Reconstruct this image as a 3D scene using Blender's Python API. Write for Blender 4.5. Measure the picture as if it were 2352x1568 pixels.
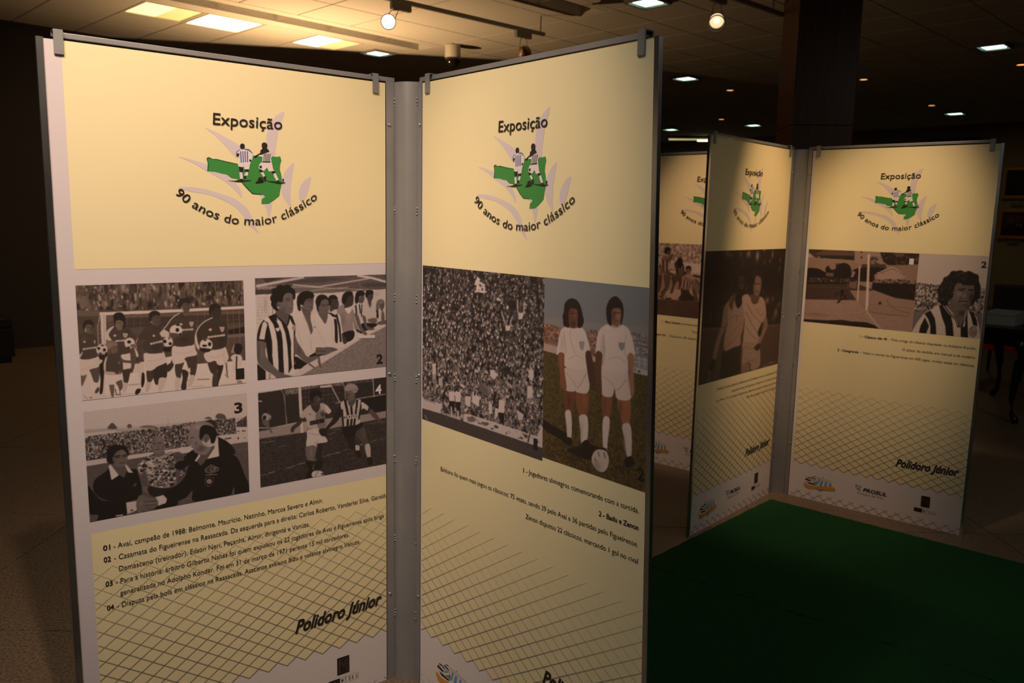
import bpy, bmesh, math, random
import numpy as np
from mathutils import Vector, Matrix
for o in list(bpy.data.objects): bpy.data.objects.remove(o, do_unlink=True)
SC = bpy.context.scene
COL = SC.collection

# ---------------------------------------------------------------- camera
F, PITCH, ROLL, CAMH = 1876.6, .1505, .0208, 1.5953
fw = Vector((0, math.cos(PITCH), -math.sin(PITCH)))
up0 = Vector((0, math.sin(PITCH), math.cos(PITCH))); rt0 = Vector((1, 0, 0))
rt = rt0*math.cos(ROLL) + up0*math.sin(ROLL)
upv = -rt0*math.sin(ROLL) + up0*math.cos(ROLL)
cd = bpy.data.cameras.new('camera'); cam = bpy.data.objects.new('camera', cd); COL.objects.link(cam)
cd.sensor_width = 36.0; cd.lens = F/2352*36.0; cd.clip_start = .05; cd.clip_end = 100
M = Matrix((rt, upv, -fw)).transposed().to_4x4(); M.translation = Vector((0, 0, CAMH))
cam.matrix_world = M
cd.dof.use_dof = True; cd.dof.focus_distance = 2.55; cd.dof.aperture_fstop = 5.0
SC.camera = cam

# ---------------------------------------------------------------- world, lights, exposure
W = bpy.data.worlds.new('world'); SC.world = W; W.use_nodes = True
W.node_tree.nodes['Background'].inputs[0].default_value = (.55, .5, .42, 1)
W.node_tree.nodes['Background'].inputs[1].default_value = .02
SC.view_settings.view_transform = 'Standard'; SC.view_settings.look = 'None'
SC.view_settings.gamma = 1; SC.view_settings.use_curve_mapping = False
SC.view_settings.exposure = 0.0
try:
    SC.cycles.max_bounces = 6; SC.cycles.sample_clamp_indirect = 4
except Exception: pass

def spot(name, loc, aim, power, size, col, blend=.8, rad=.03):
    l = bpy.data.lights.new(name, 'SPOT'); l.energy = power; l.spot_size = math.radians(size)
    l.spot_blend = blend; l.color = col; l.shadow_soft_size = rad
    o = bpy.data.objects.new(name, l); COL.objects.link(o); o.location = loc
    o.rotation_euler = (Vector(aim)-Vector(loc)).to_track_quat('-Z', 'Y').to_euler(); return o
def area(name, loc, size, power, col, aim=None):
    l = bpy.data.lights.new(name, 'AREA'); l.shape = 'SQUARE'; l.size = size; l.energy = power; l.color = col
    o = bpy.data.objects.new(name, l); COL.objects.link(o); o.location = loc
    if aim: o.rotation_euler = (Vector(aim)-Vector(loc)).to_track_quat('-Z', 'Y').to_euler()
    return o
WARM = (1, .62, .30); COOL = (.86, 1.0, .95)
# track spotlights over the front stand (their bodies hang outside the picture)
spot('spot_front_left_header', (-.30, .85, 3.35), (-.86, 2.27, 1.62), 190, 50, (1, .72, .50), 1.0)
spot('spot_front_left_header_high', (-1.0, .75, 3.40), (-.72, 2.36, 1.45), 150, 62, (1, .74, .52), 1.0)
spot('spot_front_right_header', (-.95, 1.35, 3.38), (.02, 2.26, 1.70), 92, 31, (1, .75, .54), 1.0)
spot('spot_front_column_foot', (-.62, 1.1, 3.38), (-.30, 2.52, .75), 36, 30, (1, .66, .45), 1.0)
# track spotlights over the rear stands
spot('spot_rear_right_poster', (1.35, 3.35, 3.35), (2.0, 4.38, 1.45), 175, 32, (1, .68, .38), 1.0)
spot('spot_rear_left_poster', (1.95, 3.75, 3.35), (1.40, 4.50, 1.45), 190, 30, (1, .62, .30), 1.0)
spot('spot_rear_foot', (1.55, 3.45, 3.35), (1.62, 4.45, .35), 70, 34, (1, .6, .42), 1.0)
spot('spot_hidden_stand', (.75, 4.1, 3.35), (1.12, 5.08, 1.45), 150, 30, (1, .62, .34), 1.0)
# area lights added at ceiling height as ambient fill, standing for unseen lamps
area('ceiling_fill_right', (1.7, .2, 3.55), .6, 7, COOL)
area('ceiling_fill_left', (-1.5, .0, 3.55), .6, 21, (.90, 1, .98))
area('ceiling_fill_behind', (.2, -2.6, 3.55), .6, 3, COOL)
area('ceiling_fill_far_right', (4.4, 3.0, 3.55), .6, 12, (1, .95, .80))
area('ceiling_fill_hall_left', (-4.2, 4.6, 3.55), .6, 3, (1, .7, .42))
area('ceiling_fill_hall_right', (8.0, 14.5, 3.55), .6, 2.5, (1, .75, .4))
area('ceiling_fill_hall_far', (3.4, 19.5, 3.55), .6, 6, (1, .85, .45))

# ---------------------------------------------------------------- materials
def srgb(c):
    if isinstance(c, str): c = tuple(int(c[i:i+2], 16)/255 for i in (1, 3, 5))
    return tuple((x/12.92 if x <= .04045 else ((x+.055)/1.055)**2.4) for x in c)
def mat(name, col, rough=.6, metal=0., spec=.5, emit=None, es=0.):
    m = bpy.data.materials.new(name); m.use_nodes = True
    b = m.node_tree.nodes['Principled BSDF']
    b.inputs['Base Color'].default_value = (*col, 1); b.inputs['Roughness'].default_value = rough
    b.inputs['Metallic'].default_value = metal; b.inputs['Specular IOR Level'].default_value = spec
    if emit: b.inputs['Emission Color'].default_value = (*emit, 1); b.inputs['Emission Strength'].default_value = es
    return m
def noisy(m, c1, c2, scale=20, detail=6, bump=0., stretch=(1, 1, 1), contrast=(.35, .65), bscale=None, coord='Object'):
    nt = m.node_tree; b = nt.nodes['Principled BSDF']
    tc = nt.nodes.new('ShaderNodeTexCoord'); mp = nt.nodes.new('ShaderNodeMapping')
    mp.inputs['Scale'].default_value = stretch
    nt.links.new(tc.outputs[coord], mp.inputs[0])
    n = nt.nodes.new('ShaderNodeTexNoise'); n.inputs['Scale'].default_value = scale; n.inputs['Detail'].default_value = detail
    nt.links.new(mp.outputs[0], n.inputs['Vector'])
    r = nt.nodes.new('ShaderNodeValToRGB'); r.color_ramp.elements[0].position = contrast[0]; r.color_ramp.elements[1].position = contrast[1]
    r.color_ramp.elements[0].color = (*c1, 1); r.color_ramp.elements[1].color = (*c2, 1)
    nt.links.new(n.outputs[0], r.inputs[0]); nt.links.new(r.outputs[0], b.inputs['Base Color'])
    if bump:
        n2 = nt.nodes.new('ShaderNodeTexNoise'); n2.inputs['Scale'].default_value = bscale or scale; n2.inputs['Detail'].default_value = 4
        nt.links.new(mp.outputs[0], n2.inputs['Vector'])
        bp = nt.nodes.new('ShaderNodeBump'); bp.inputs['Strength'].default_value = bump; bp.inputs['Distance'].default_value = .01
        nt.links.new(n2.outputs[0], bp.inputs['Height']); nt.links.new(bp.outputs[0], b.inputs['Normal'])
    return m
def vcol_mat(name, rough=.55, spec=.3):
    m = mat(name, (1, 1, 1), rough, 0, spec); nt = m.node_tree
    a = nt.nodes.new('ShaderNodeVertexColor'); a.layer_name = 'print'
    nt.links.new(a.outputs[0], nt.nodes['Principled BSDF'].inputs['Base Color']); return m
LAV = (.60, .545, .60); YEL = (.76, .67, .43); WHT = (.68, .63, .66); INK = (.022, .018, .018)
M_ = dict(
    margin=mat('lavender_paper', LAV, .5, 0, .35), yellow=mat('yellow_ink', YEL, .5, 0, .35),
    footer=mat('white_paper', WHT, .5, 0, .35), ink=mat('black_ink', INK, .5, 0, .3),
    leaf=mat('pale_lilac_ink', (.60, .53, .60), .5, 0, .35), green=mat('green_ink', (.045, .24, .055), .5, 0, .3),
    gdark=mat('dark_green_ink', (.02, .08, .025), .5), blue=mat('blue_ink', (.10, .11, .33), .5),
    cyan=mat('light_blue_ink', (.13, .30, .50), .5), gold=mat('gold_ink', (.62, .27, .03), .5),
    gray=mat('grey_ink', (.20, .18, .19), .5), photo=vcol_mat('photographic_print'), net=vcol_mat('net_print'),
    edgeb=mat('board_edge', (.25, .2, .15), .7), back=mat('board_back', (.30, .22, .15), .6),
    alu=noisy(mat('brushed_aluminium', (.6, .6, .62), .28, 1.0), (.42, .42, .44), (.66, .66, .68), 9, 3, .04, (1, 1, .35)),
    steel=noisy(mat('grey_painted_steel', (.27, .27, .285), .42, .35), (.245, .245, .262), (.285, .285, .30), 6, 4, .02, bscale=120),
    screw=mat('zinc_screw', (.75, .75, .75), .18, 1.0),
    weld=mat('weld_bead', (.5, .5, .5), .3, .8),
    white_metal=mat('white_enamel', (.62, .58, .52), .4), track=mat('track_aluminium', (.30, .27, .24), .45, .4),
    black=mat('black_plastic', (.012, .012, .012), .12), tile=None)
M_['tile'] = noisy(mat('mineral_ceiling_tile', (.62, .6, .56), .9, 0, .1), (.55, .53, .50), (.64, .62, .58), 60, 6, .15, bscale=220)
M_['tbar'] = mat('ceiling_grid_bar', (.40, .37, .33), .6)
M_['void'] = mat('dark_joint', (.05, .04, .035), .9)
M_['wood'] = noisy(mat('dark_red_wood_veneer', (.1, .04, .02), .38, 0, .4), (.055, .020, .010), (.13, .050, .024), 7, 8, .03, (9, 9, .45), (.3, .7))
M_['granite'] = noisy(mat('brown_granite', (.2, .14, .1), .42, 0, .35), (.08, .052, .033), (.20, .145, .10), 90, 8, .06, contrast=(.32, .68), bscale=60)
M_['grout'] = mat('floor_joint', (.30, .22, .16), .9)
M_['carpet'] = noisy(mat('green_carpet_pile', (.02, .15, .04), .95, 0, .1), (.005, .042, .014), (.022, .120, .034), 260, 3, .9, contrast=(.3, .7), bscale=420)
M_['plaster'] = mat('beige_plaster', (.42, .33, .17), .8)
M_['darkfab'] = mat('black_upholstery', (.010, .010, .009), .55)
M_['redfab'] = mat('red_upholstery', (.42, .012, .008), .6)
M_['darkwood'] = mat('black_lacquered_wood', (.010, .006, .005), .35)
M_['gilt'] = mat('gilt_frame', (.50, .22, .02), .4, .6)
M_['boxw'] = mat('white_card', (.42, .44, .42), .6)

# ---------------------------------------------------------------- mesh helpers
def mesh_obj(name, verts, faces, m, parent=None, mw=None, smooth=False, mats=None, midx=None):
    me = bpy.data.meshes.new(name); me.from_pydata([tuple(v) for v in verts], [], faces); me.update()
    for x in (mats or [m]): me.materials.append(x)
    if midx: me.polygons.foreach_set('material_index', midx)
    if smooth: me.polygons.foreach_set('use_smooth', [True]*len(me.polygons))
    o = bpy.data.objects.new(name, me); COL.objects.link(o)
    if parent: o.parent = parent
    if mw is not None: o.matrix_local = mw
    return o
def bm_obj(name, bm, m, parent=None, smooth=False):
    me = bpy.data.meshes.new(name); bm.to_mesh(me); bm.free(); me.materials.append(m)
    if smooth: me.polygons.foreach_set('use_smooth', [True]*len(me.polygons))
    o = bpy.data.objects.new(name, me); COL.objects.link(o)
    if parent: o.parent = parent
    return o
def box(bm, x0, x1, y0, y1, z0, z1, bev=0.):
    r = bmesh.ops.create_cube(bm, size=1)
    for v in r['verts']:
        v.co = Vector(((x0+x1)/2+v.co.x*(x1-x0), (y0+y1)/2+v.co.y*(y1-y0), (z0+z1)/2+v.co.z*(z1-z0)))
    if bev:
        ed = list({e for v in r['verts'] for e in v.link_edges})
        bmesh.ops.bevel(bm, geom=ed, offset=bev, segments=2, affect='EDGES', profile=.6)
def box_obj(name, b, m, parent=None, bev=0.):
    bm = bmesh.new(); box(bm, *b, bev); return bm_obj(name, bm, m, parent)
def lathe(bm, prof, seg=24, axis_o=(0, 0, 0), rot=None, cap=True):
    rings = []
    for r, z in prof:
        ring = []
        for k in range(seg):
            a = 2*math.pi*k/seg; p = Vector((r*math.cos(a), r*math.sin(a), z))
            if rot: p = rot @ p
            ring.append(bm.verts.new(p+Vector(axis_o)))
        rings.append(ring)
    for a, b in zip(rings, rings[1:]):
        for k in range(seg): bm.faces.new((a[k], a[(k+1) % seg], b[(k+1) % seg], b[k]))
    if cap and prof[0][0] > 1e-6: bm.faces.new(rings[0][::-1])
    if cap and prof[-1][0] > 1e-6: bm.faces.new(rings[-1])
    bmesh.ops.remove_doubles(bm, verts=bm.verts, dist=1e-6)
def tube(bm, pts, rad, seg=8):
    pts = [Vector(p) for p in pts]; rad = rad if isinstance(rad, (list, tuple)) else [rad]*len(pts)
    rings = []
    for i, p in enumerate(pts):
        d = (pts[min(i+1, len(pts)-1)]-pts[max(i-1, 0)]).normalized()
        q = d.to_track_quat('Z', 'Y')
        rings.append([bm.verts.new(p+q @ Vector((rad[i]*math.cos(2*math.pi*k/seg), rad[i]*math.sin(2*math.pi*k/seg), 0))) for k in range(seg)])
    for a, b in zip(rings, rings[1:]):
        for k in range(seg): bm.faces.new((a[k], a[(k+1) % seg], b[(k+1) % seg], b[k]))
    bm.faces.new(rings[0][::-1]); bm.faces.new(rings[-1])
def empty(name, loc, rz=0, label=None, cat=None, group=None):
    o = bpy.data.objects.new(name, None); COL.objects.link(o); o.location = loc; o.rotation_euler = (0, 0, rz)
    o.empty_display_size = .1
    tag(o, label, cat, group); return o
def tag(o, label=None, cat=None, group=None, kind=None):
    if label: o['label'] = label
    if cat: o['category'] = cat
    if group: o['group'] = group
    if kind: o['kind'] = kind
    return o
def copy_tree(o, parent=None):
    c = o.copy(); COL.objects.link(c); c.parent = parent
    for ch in list(o.children): copy_tree(ch, c)
    return c
# ---------------------------------------------------------------- room shell
TH = math.radians(45); E1 = Vector((math.cos(TH), math.sin(TH), 0)); E2 = Vector((-math.sin(TH), math.cos(TH), 0))
HC = 3.595
def rect_frame(loc=(0, 0, 0), rz=TH): return Matrix.Translation(loc) @ Matrix.Rotation(rz, 4, 'Z')
def g2w(a, b, z=0): return E1*a+E2*b+Vector((0, 0, z))
RM = rect_frame()
# room extents in grid coordinates: e1 from -7 to 18.5, e2 from -9 to 20
A0, A1, B0, B1 = -7.0, 18.5, -9.0, 21.0
def slab(name, a0, a1, b0, b1, z0, z1, m, parent=None, kind=None, bev=0.):
    o = box_obj(name, (a0, a1, b0, b1, z0, z1), m, None, bev); o.matrix_world = RM
    if parent: o.parent = parent
    if kind: o['kind'] = kind
    return o
# floor: a joint-coloured bed with stone slabs laid on it
floor = box_obj('floor', (-16, 24, -9, 26, -.12, -.006), M_['grout']); floor['kind'] = 'structure'
bm = bmesh.new(); S = 1.2
box(bm, -S/2+.003, S/2-.003, -S/2+.003, S/2-.003, -.006, 0, .0012)
slab_me = bpy.data.meshes.new('floor_slab'); bm.to_mesh(slab_me); bm.free(); slab_me.materials.append(M_['granite'])
rest = []
k = 0
for i in range(-13, 20):
    for j in range(-7, 22):
        cx, cy = i*S+.75, j*S+2.915+S/2
        near = -5 < cx < 7.5 and .8 < cy < 13 and abs(cx) < .75*cy+1.2
        if near and k < 110:
            o = bpy.data.objects.new('floor_slab', slab_me); COL.objects.link(o); o.parent = floor; o.location = (cx, cy, 0); k += 1
        else: rest.append((cx, cy))
vs, fs = [], []
for cx, cy in rest:
    n = len(vs); h = S/2-.003
    vs += [(cx-h, cy-h, 0), (cx+h, cy-h, 0), (cx+h, cy+h, 0), (cx-h, cy+h, 0)]; fs.append((n, n+1, n+2, n+3))
o = mesh_obj('floor_slab', vs, fs, M_['granite'], floor); o['kind'] = 'stuff'

# ceiling: mineral tiles hung in a grid, with slots and luminaire openings
P1, P2, O1, O2 = .64, .65, 3.31, 7.14
ceil = slab('ceiling', A0, A1, B0, B1, HC+.16, HC+.22, M_['void'], kind='structure')
open_cells = set()
lum = {(0, 2): 'L1', (1, 2): 'L2', (3, 2): 'L3'}
for c in lum: open_cells.add(c)
def slot_cells(row, c0, c1): return {(i, row) for i in range(c0, c1)}
slots = slot_cells(1, -4, 5) | slot_cells(-3, -2, 5)
tile_g = .006
bm = bmesh.new(); box(bm, tile_g, P1-tile_g, tile_g, P2-tile_g, 0, .016, .004)
tile_me = bpy.data.meshes.new('ceiling_tile'); bm.to_mesh(tile_me); bm.free(); tile_me.materials.append(M_['tile'])
# slot tile: two narrow strips either side of a recessed air slot (.29 wide, .09 deep)
SB0, SB1 = .14, .43
def slot_mesh(end):
    bm = bmesh.new()
    box(bm, 0, P1, 0, SB0, 0, .016); box(bm, 0, P1, SB1, P2-tile_g, 0, .016)
    box(bm, 0, P1, SB0-.008, SB0, .016, .10); box(bm, 0, P1, SB1, SB1+.008, .016, .10); box(bm, 0, P1, SB0, SB1, .10, .108)
    if end: box(bm, P1-.01, P1, SB0, SB1, 0, .10)
    me = bpy.data.meshes.new('air_slot'); bm.to_mesh(me); bm.free(); me.materials.append(M_['tile']); return me
slot_me, slot_end_me = slot_mesh(False), slot_mesh(True)
cells = []
for i in range(-16, 24):
    for j in range(-25, 22):
        a, b = O1+i*P1, O2+j*P2
        if a < A0 or a+P1 > A1 or b < B0 or b+P2 > B1: continue
        c = g2w(a+P1/2, b+P2/2)
        cells.append((c.length, i, j, a, b, c))
cells.sort(key=lambda t: t[0])
nt_ = 0; far = []
for d, i, j, a, b, c in cells:
    if (i, j) in open_cells: continue
    vis = c.y > 6.6 and abs(c.x) < .70*c.y+.8
    if (i, j) in slots:
        o = bpy.data.objects.new('air_slot', slot_end_me if i == 4 else slot_me); COL.objects.link(o)
    elif vis and nt_ < 285:
        o = bpy.data.objects.new('ceiling_tile', tile_me); COL.objects.link(o); nt_ += 1
    else: far.append((a, b)); continue
    o.parent = ceil; o.matrix_parent_inverse = Matrix.Identity(4)
    o.matrix_local = ceil.matrix_world.inverted() @ (Matrix.Translation(g2w(a, b, HC)) @ Matrix.Rotation(TH, 4, 'Z'))
vs, fs = [], []
for a, b in far:
    n = len(vs); g = tile_g
    for p in ((a+g, b+g), (a+P1-g, b+g), (a+P1-g, b+P2-g), (a+g, b+P2-g)): vs.append((p[0], p[1], HC))
    fs.append((n+3, n+2, n+1, n))
o = mesh_obj('ceiling_tile', vs, fs, M_['tile'], ceil); o['kind'] = 'stuff'
# grid bars: seen as thin darker joints above the tile faces
vs, fs = [], []
for i in range(-16, 25):
    a = O1+i*P1
    if A0 < a < A1:
        n = len(vs); vs += [(a-.012, B0, HC+.012), (a+.012, B0, HC+.012), (a+.012, B1, HC+.012), (a-.012, B1, HC+.012)]; fs.append((n+3, n+2, n+1, n))
for j in range(-25, 23):
    b = O2+j*P2
    if B0 < b < B1:
        n = len(vs); vs += [(A0, b-.012, HC+.013), (A1, b-.012, HC+.013), (A1, b+.012, HC+.013), (A0, b+.012, HC+.013)]; fs.append((n+3, n+2, n+1, n))
mesh_obj('grid_bar', vs, fs, mat('grid_bar_grey', (.22, .19, .16), .7), ceil)['kind'] = 'stuff'

# walls
def wall(name, a0, a1, b0, b1, m, z1=HC+.2): return slab(name, a0, a1, b0, b1, 0, z1, m, kind='structure')
WL = 10.45
wall('wall_left', A0, 4.0, WL+.03, WL+.25, M_['void'])
wl = bpy.data.objects['wall_left']
for ci in range(6):
    for z0, z1 in ((.0, 1.062), (1.067, 3.008), (3.013, 3.59)):
        a0 = 4.0-1.83*(ci+1)
        box_o = slab('wall_panel', a0+.003, a0+1.827, WL, WL+.03, z0, z1, M_['wood'], wl, bev=.002)
wall('wall_back', A1, A1+.2, B0, B1, M_['plaster'])
wb = bpy.data.objects['wall_back']
for ci in range(9):
    b0 = -3.2+ci*1.0
    slab('wall_panel', A1-.04, A1, b0+.003, b0+.997, 0, 3.08, M_['wood'], wb, bev=.003)
wall('wall_far', A0, A1, B1, B1+.2, M_['plaster'])
wall('wall_right', A0, A1, B0-.2, B0, M_['wood'])
wall('wall_front', A0-.2, A0, B0, B1, M_['wood'])
# air vent in the back wall above the panelling
av = empty('air_vent', g2w(A1-.005, 5.8, 3.31), TH, 'dark louvred air vent high on the back wall above the rear display', 'vent')
box_obj('vent_frame', (-.012, 0, -.52, .52, -.075, .075), M_['black'], av)
for k in range(5):
    s = box_obj('slat', (-.03, -.01, -.50, .50, -.055+.026*k, -.048+.026*k), M_['black'], av)
# wood pier between the lamps
pr_ = empty('pillar', (2.54, 7.20, 0), 0, 'square dark wood clad pillar rising to the ceiling behind the rear display stand', 'pillar')
an = math.radians(-3)
pr_.rotation_euler = (0, 0, an)
SP = .50
box_obj('core', (-SP/2+.02, SP/2-.02, -SP/2+.02, SP/2-.02, 0, HC), M_['void'], pr_)
for k in range(4):
    for z0, z1 in ((0, 1.2), (1.205, 2.4), (2.405, 3.59)):
        bm = bmesh.new(); box(bm, -SP/2+.001, SP/2-.001, -SP/2, -SP/2+.02, z0, z1, .002)
        bmesh.ops.rotate(bm, verts=bm.verts, cent=(0, 0, 0), matrix=Matrix.Rotation(math.pi/2*k, 3, 'Z'))
        bm_obj('wood_panel', bm, M_['wood'], pr_)

# ---------------------------------------------------------------- ceiling lamps
def emitter(name, col, s): return mat(name, (.8, .8, .8), .6, 0, .2, col, s)
M_lum = emitter('lit_luminaire_diffuser', (1, .88, .62), 6.0)
M_dim = emitter('dim_luminaire_diffuser', (.80, .58, .10), .75)
labels = {'L1': 'square ceiling luminaire, half lit in yellow, at the top left corner of the view',
          'L2': 'square ceiling luminaire, fully lit white, between two partly lit ones',
          'L3': 'square ceiling luminaire with its right strip dim yellow, nearest the dome camera'}
for (i, j), nm in lum.items():
    a, b = O1+i*P1, O2+j*P2
    t = empty('ceiling_luminaire', g2w(a, b, HC), TH, labels[nm], 'ceiling light', 'square luminaires in the ceiling grid')
    bm = bmesh.new()
    for q in ((.004, P1-.004, .004, .03), (.004, P1-.004, P2-.03, P2-.004), (.004, .03, .03, P2-.03), (P1-.03, P1-.004, .03, P2-.03)): box(bm, *q, 0, .03)
    bm_obj('frame', bm, M_['white_metal'], t)
    box_obj('housing', (.004, P1-.004, .004, P2-.004, .03, .11), M_['white_metal'], t)
    lo, hi = .03, P1-.03
    cut = {'L1': lo+.55*(hi-lo), 'L2': hi, 'L3': lo+.60*(hi-lo)}[nm]
    box_obj('diffuser', (lo, cut, .03, P2-.03, .012, .018), M_lum if nm != 'L1' else emitter('yellowish_diffuser', (1, .85, .30), 1.5), t)
    if cut < hi: tag(box_obj('diffuser', (cut, hi, .03, P2-.03, .012, .018), M_dim, t), 'dim yellow strip')
# small square compact-fluorescent downlights
M_cf = emitter('greenish_white_lens', (.72, 1, .84), 2.2); M_cf2 = emitter('green_reflector_glow', (.15, .55, .38), .6)
cf = empty('square_downlight', (0, 0, HC), TH)
bm = bmesh.new()
for q in ((-.16, .16, -.16, -.135), (-.16, .16, .135, .16), (-.16, -.135, -.135, .135), (.135, .16, -.135, .135)): box(bm, *q, -.004, .03)
bm_obj('trim', bm, M_['track'], cf)
box_obj('reflector', (-.135, .135, -.135, .135, .012, .02), M_cf2, cf)
box_obj('lamp', (-.10, .10, -.10, .10, .002, .011), M_cf, cf)
cfs = [((1.19, 7.93), 'square green-white downlight at the top edge of the picture, left of the bare spotlight'),
       ((-1.745, 10.6), 'square green-white downlight left of the dome security camera'),
       ((2.371, 11.951), 'square green-white downlight just right of the front right panel edge'),
       ((5.296, 9.503), 'largest square green-white downlight right of the wood pillar'),
       ((7.781, 14.986), 'square green-white downlight above the air vent on the back wall'),
       ((3.402, 18.505), 'farthest square downlight, low beside the front right panel edge'),
       ((4.889, 17.378), 'small square downlight just left of the wood pillar')]
for k, (p, lb) in enumerate(cfs):
    o = cf if k == 0 else copy_tree(cf)
    o.location = (*p, HC-.022); tag(o, lb, 'ceiling light', 'square compact fluorescent downlights')
M_hal = emitter('halogen_glow', (1, .42, .13), 1.6)
hl = empty('round_downlight', (0, 0, HC))
bm = bmesh.new(); lathe(bm, [(.055, .02), (.055, -.006), (.075, -.006), (.075, .0)], 20, cap=False); bm_obj('trim_ring', bm, M_['track'], hl)
bm = bmesh.new(); lathe(bm, [(0, -.004), (.05, -.002), (.05, .004)], 20); bm_obj('lamp', bm, M_hal, hl)
hls = [((3.256, 12.943), 'small orange halogen downlight left of the wood pillar'),
       ((4.80, 11.765), 'small orange halogen downlight half hidden at the right edge of the wood pillar'),
       ((6.921, 14.095), 'dull orange halogen downlight above the rear right poster'),
       ((6.211, 10.496), 'orange halogen downlight at the right edge of the picture'),
       ((4.025, 16.548), 'pale halogen downlight low between pillar and front panel')]
for k, (p, lb) in enumerate(hls):
    o = hl if k == 0 else copy_tree(hl)
    o.location = (*p, HC-.006); tag(o, lb, 'ceiling light', 'round halogen downlights')
# long dim tube fitting far away
tf = empty('tube_fitting', (4.35, 19.9, HC-.06), math.radians(-10), 'long dim yellowish tube light near the far wall behind the rear left panel', 'ceiling light')
box_obj('housing', (-.75, .75, -.05, .05, 0, .055), M_['track'], tf)
bm = bmesh.new(); tube(bm, [(-.72, 0, -.02), (.72, 0, -.02)], .018); bm_obj('tube', bm, emitter('dim_tube', (.9, .8, .35), .45), tf)
bm = bmesh.new(); tube(bm, [(-.05, 0, -.045), (.22, 0, -.045)], .02); bm_obj('tube', bm, emitter('bright_tube', (1, .9, .6), 3), tf)

# lighting tracks and their spotlights
def track(name, p0, p1, label, rods):
    v = Vector(p1)-Vector(p0); L = v.length; t = empty(name, p0, math.atan2(v.y, v.x), label, 'lighting track')
    box_obj('rail', (0, L, -.017, .017, -.015, .02), M_['track'], t, .003)
    for x in rods:
        bm = bmesh.new(); tube(bm, [(x, 0, .018), (x, 0, HC-p0[2]-.002)], .007); bm_obj('hanging_rod', bm, M_['track'], t)
    return t
track('lighting_track', (-3.2, 5.43, 3.42), (.26, 8.60, 3.42), 'grey lighting track hanging under the warm lit ceiling, ending on a thin rod', (4.64, 2.0, .3))
track('lighting_track', (1.15, 6.52, 3.42), (2.35, 7.62, 3.42), 'short grey lighting track above the bare bulb spotlight, left of the pillar', (.2, 1.45))
def spotlight(p, adapter, aim, label, es, col, bulb=False, ang=0):
    """track adapter, wire yoke and bell shaped head with a round lens"""
    t = empty('track_spotlight', adapter, 0, label, 'spotlight', 'spotlights on the ceiling tracks')
    A = Vector(adapter); Pp = Vector(p)-A
    bm = bmesh.new(); box(bm, -.09, .11, -.022, .022, -.075, -.012, .004)
    bmesh.ops.rotate(bm, verts=bm.verts, cent=(0, 0, 0), matrix=Matrix.Rotation(TH-.04, 3, 'Z')); bm_obj('adapter', bm, M_['track'], t)
    d = (Vector(aim)-Vector(p)).normalized(); R = d.to_track_quat('Z', 'Y').to_matrix()
    bm = bmesh.new(); lathe(bm, [(.0, -.105), (.022, -.10), (.028, -.06), (.040, -.035), (.062, -.008), (.066, .012), (.060, .012), (.056, -.004)], 28, Pp, R, False)
    bm_obj('housing', bm, M_['white_metal'] if bulb else mat('spot_rim', (.30, .13, .04), .4), t, True)
    bm = bmesh.new(); lathe(bm, [(.0, -.001), (.056, -.003), (.056, -.006), (0, -.006)], 28, Pp, R)
    bm_obj('lens', bm, emitter('spot_lens', col, es), t)
    if bulb:
        bm = bmesh.new(); lathe(bm, [(.0, .012), (.012, .008), (.016, 0), (.010, -.002)], 14, Pp, R); bm_obj('bulb', bm, emitter('hot_bulb', (1, .85, .6), 6), t)
        bm = bmesh.new(); lathe(bm, [(.060, .012), (.066, .02), (.070, .016), (.064, .006)], 28, Pp-Vector((0, 0, .02)), R, False); bm_obj('glare_ring', bm, M_['white_metal'], t, True)
    bm = bmesh.new(); side = R @ Vector((1, 0, 0))
    for s in (-1, 1): tube(bm, [Vector((0, 0, -.07)), Pp*.45+side*.03*s, Pp+side*.045*s-d*.03], .0035, 6)
    bm_obj('yoke', bm, M_['track'], t)
    return t
spotlight((-1.129, 7.416, 3.25), (-1.03, 7.418, 3.42), (-.35, 2.5, 1.9), 'brightest round white spotlight, facing the camera under the lit ceiling', 9, (1, .93, .78))
spotlight((.063, 8.30, 3.19), (.04, 8.40, 3.42), (.5, 12, 2.6), 'white spotlight turned away near the end of the track, just above the front right panel', .02, (1, .8, .5))
spotlight((1.60, 6.92, 3.20), (1.60, 6.935, 3.42), (.9, 2.5, 1.2), 'spotlight with a visible glowing bulb and glare ring, left of the wood pillar', 1.1, (1, .66, .34), True)

# unseen uplighter added to light the ceiling; flap shaped to cut its beam
ul = empty('added_uplighter', (-2.30, 9.15, 0), math.radians(11), 'black floor uplighter added unseen behind the front left poster to light the ceiling', 'added floor lamp')
bm = bmesh.new(); lathe(bm, [(.16, 0), (.16, .02), (.02, .035), (.014, .05), (.014, 1.93), (.03, 1.94), (0, 1.94)], 20); bm_obj('stand', bm, M_['darkwood'], ul, True)
bm = bmesh.new()
for q in ((-.12, .12, -.10, -.092), (-.12, .12, .092, .10), (-.12, -.112, -.092, .092), (.112, .12, -.092, .092)): box(bm, *q, 1.94, 2.0)
box(bm, -.12, .12, -.1, .1, 1.935, 1.942); bm_obj('head', bm, M_['darkwood'], ul)
box_obj('flap', (-.32, .32, .10, .104, 1.98, 2.125), M_['darkwood'], ul)
upl = spot('added_uplighter_light', (-2.30, 9.15, 2.005), (-2.05, 8.95, 3.6), 290, 165, (1, .60, .27), 1.0, .004)

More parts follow.
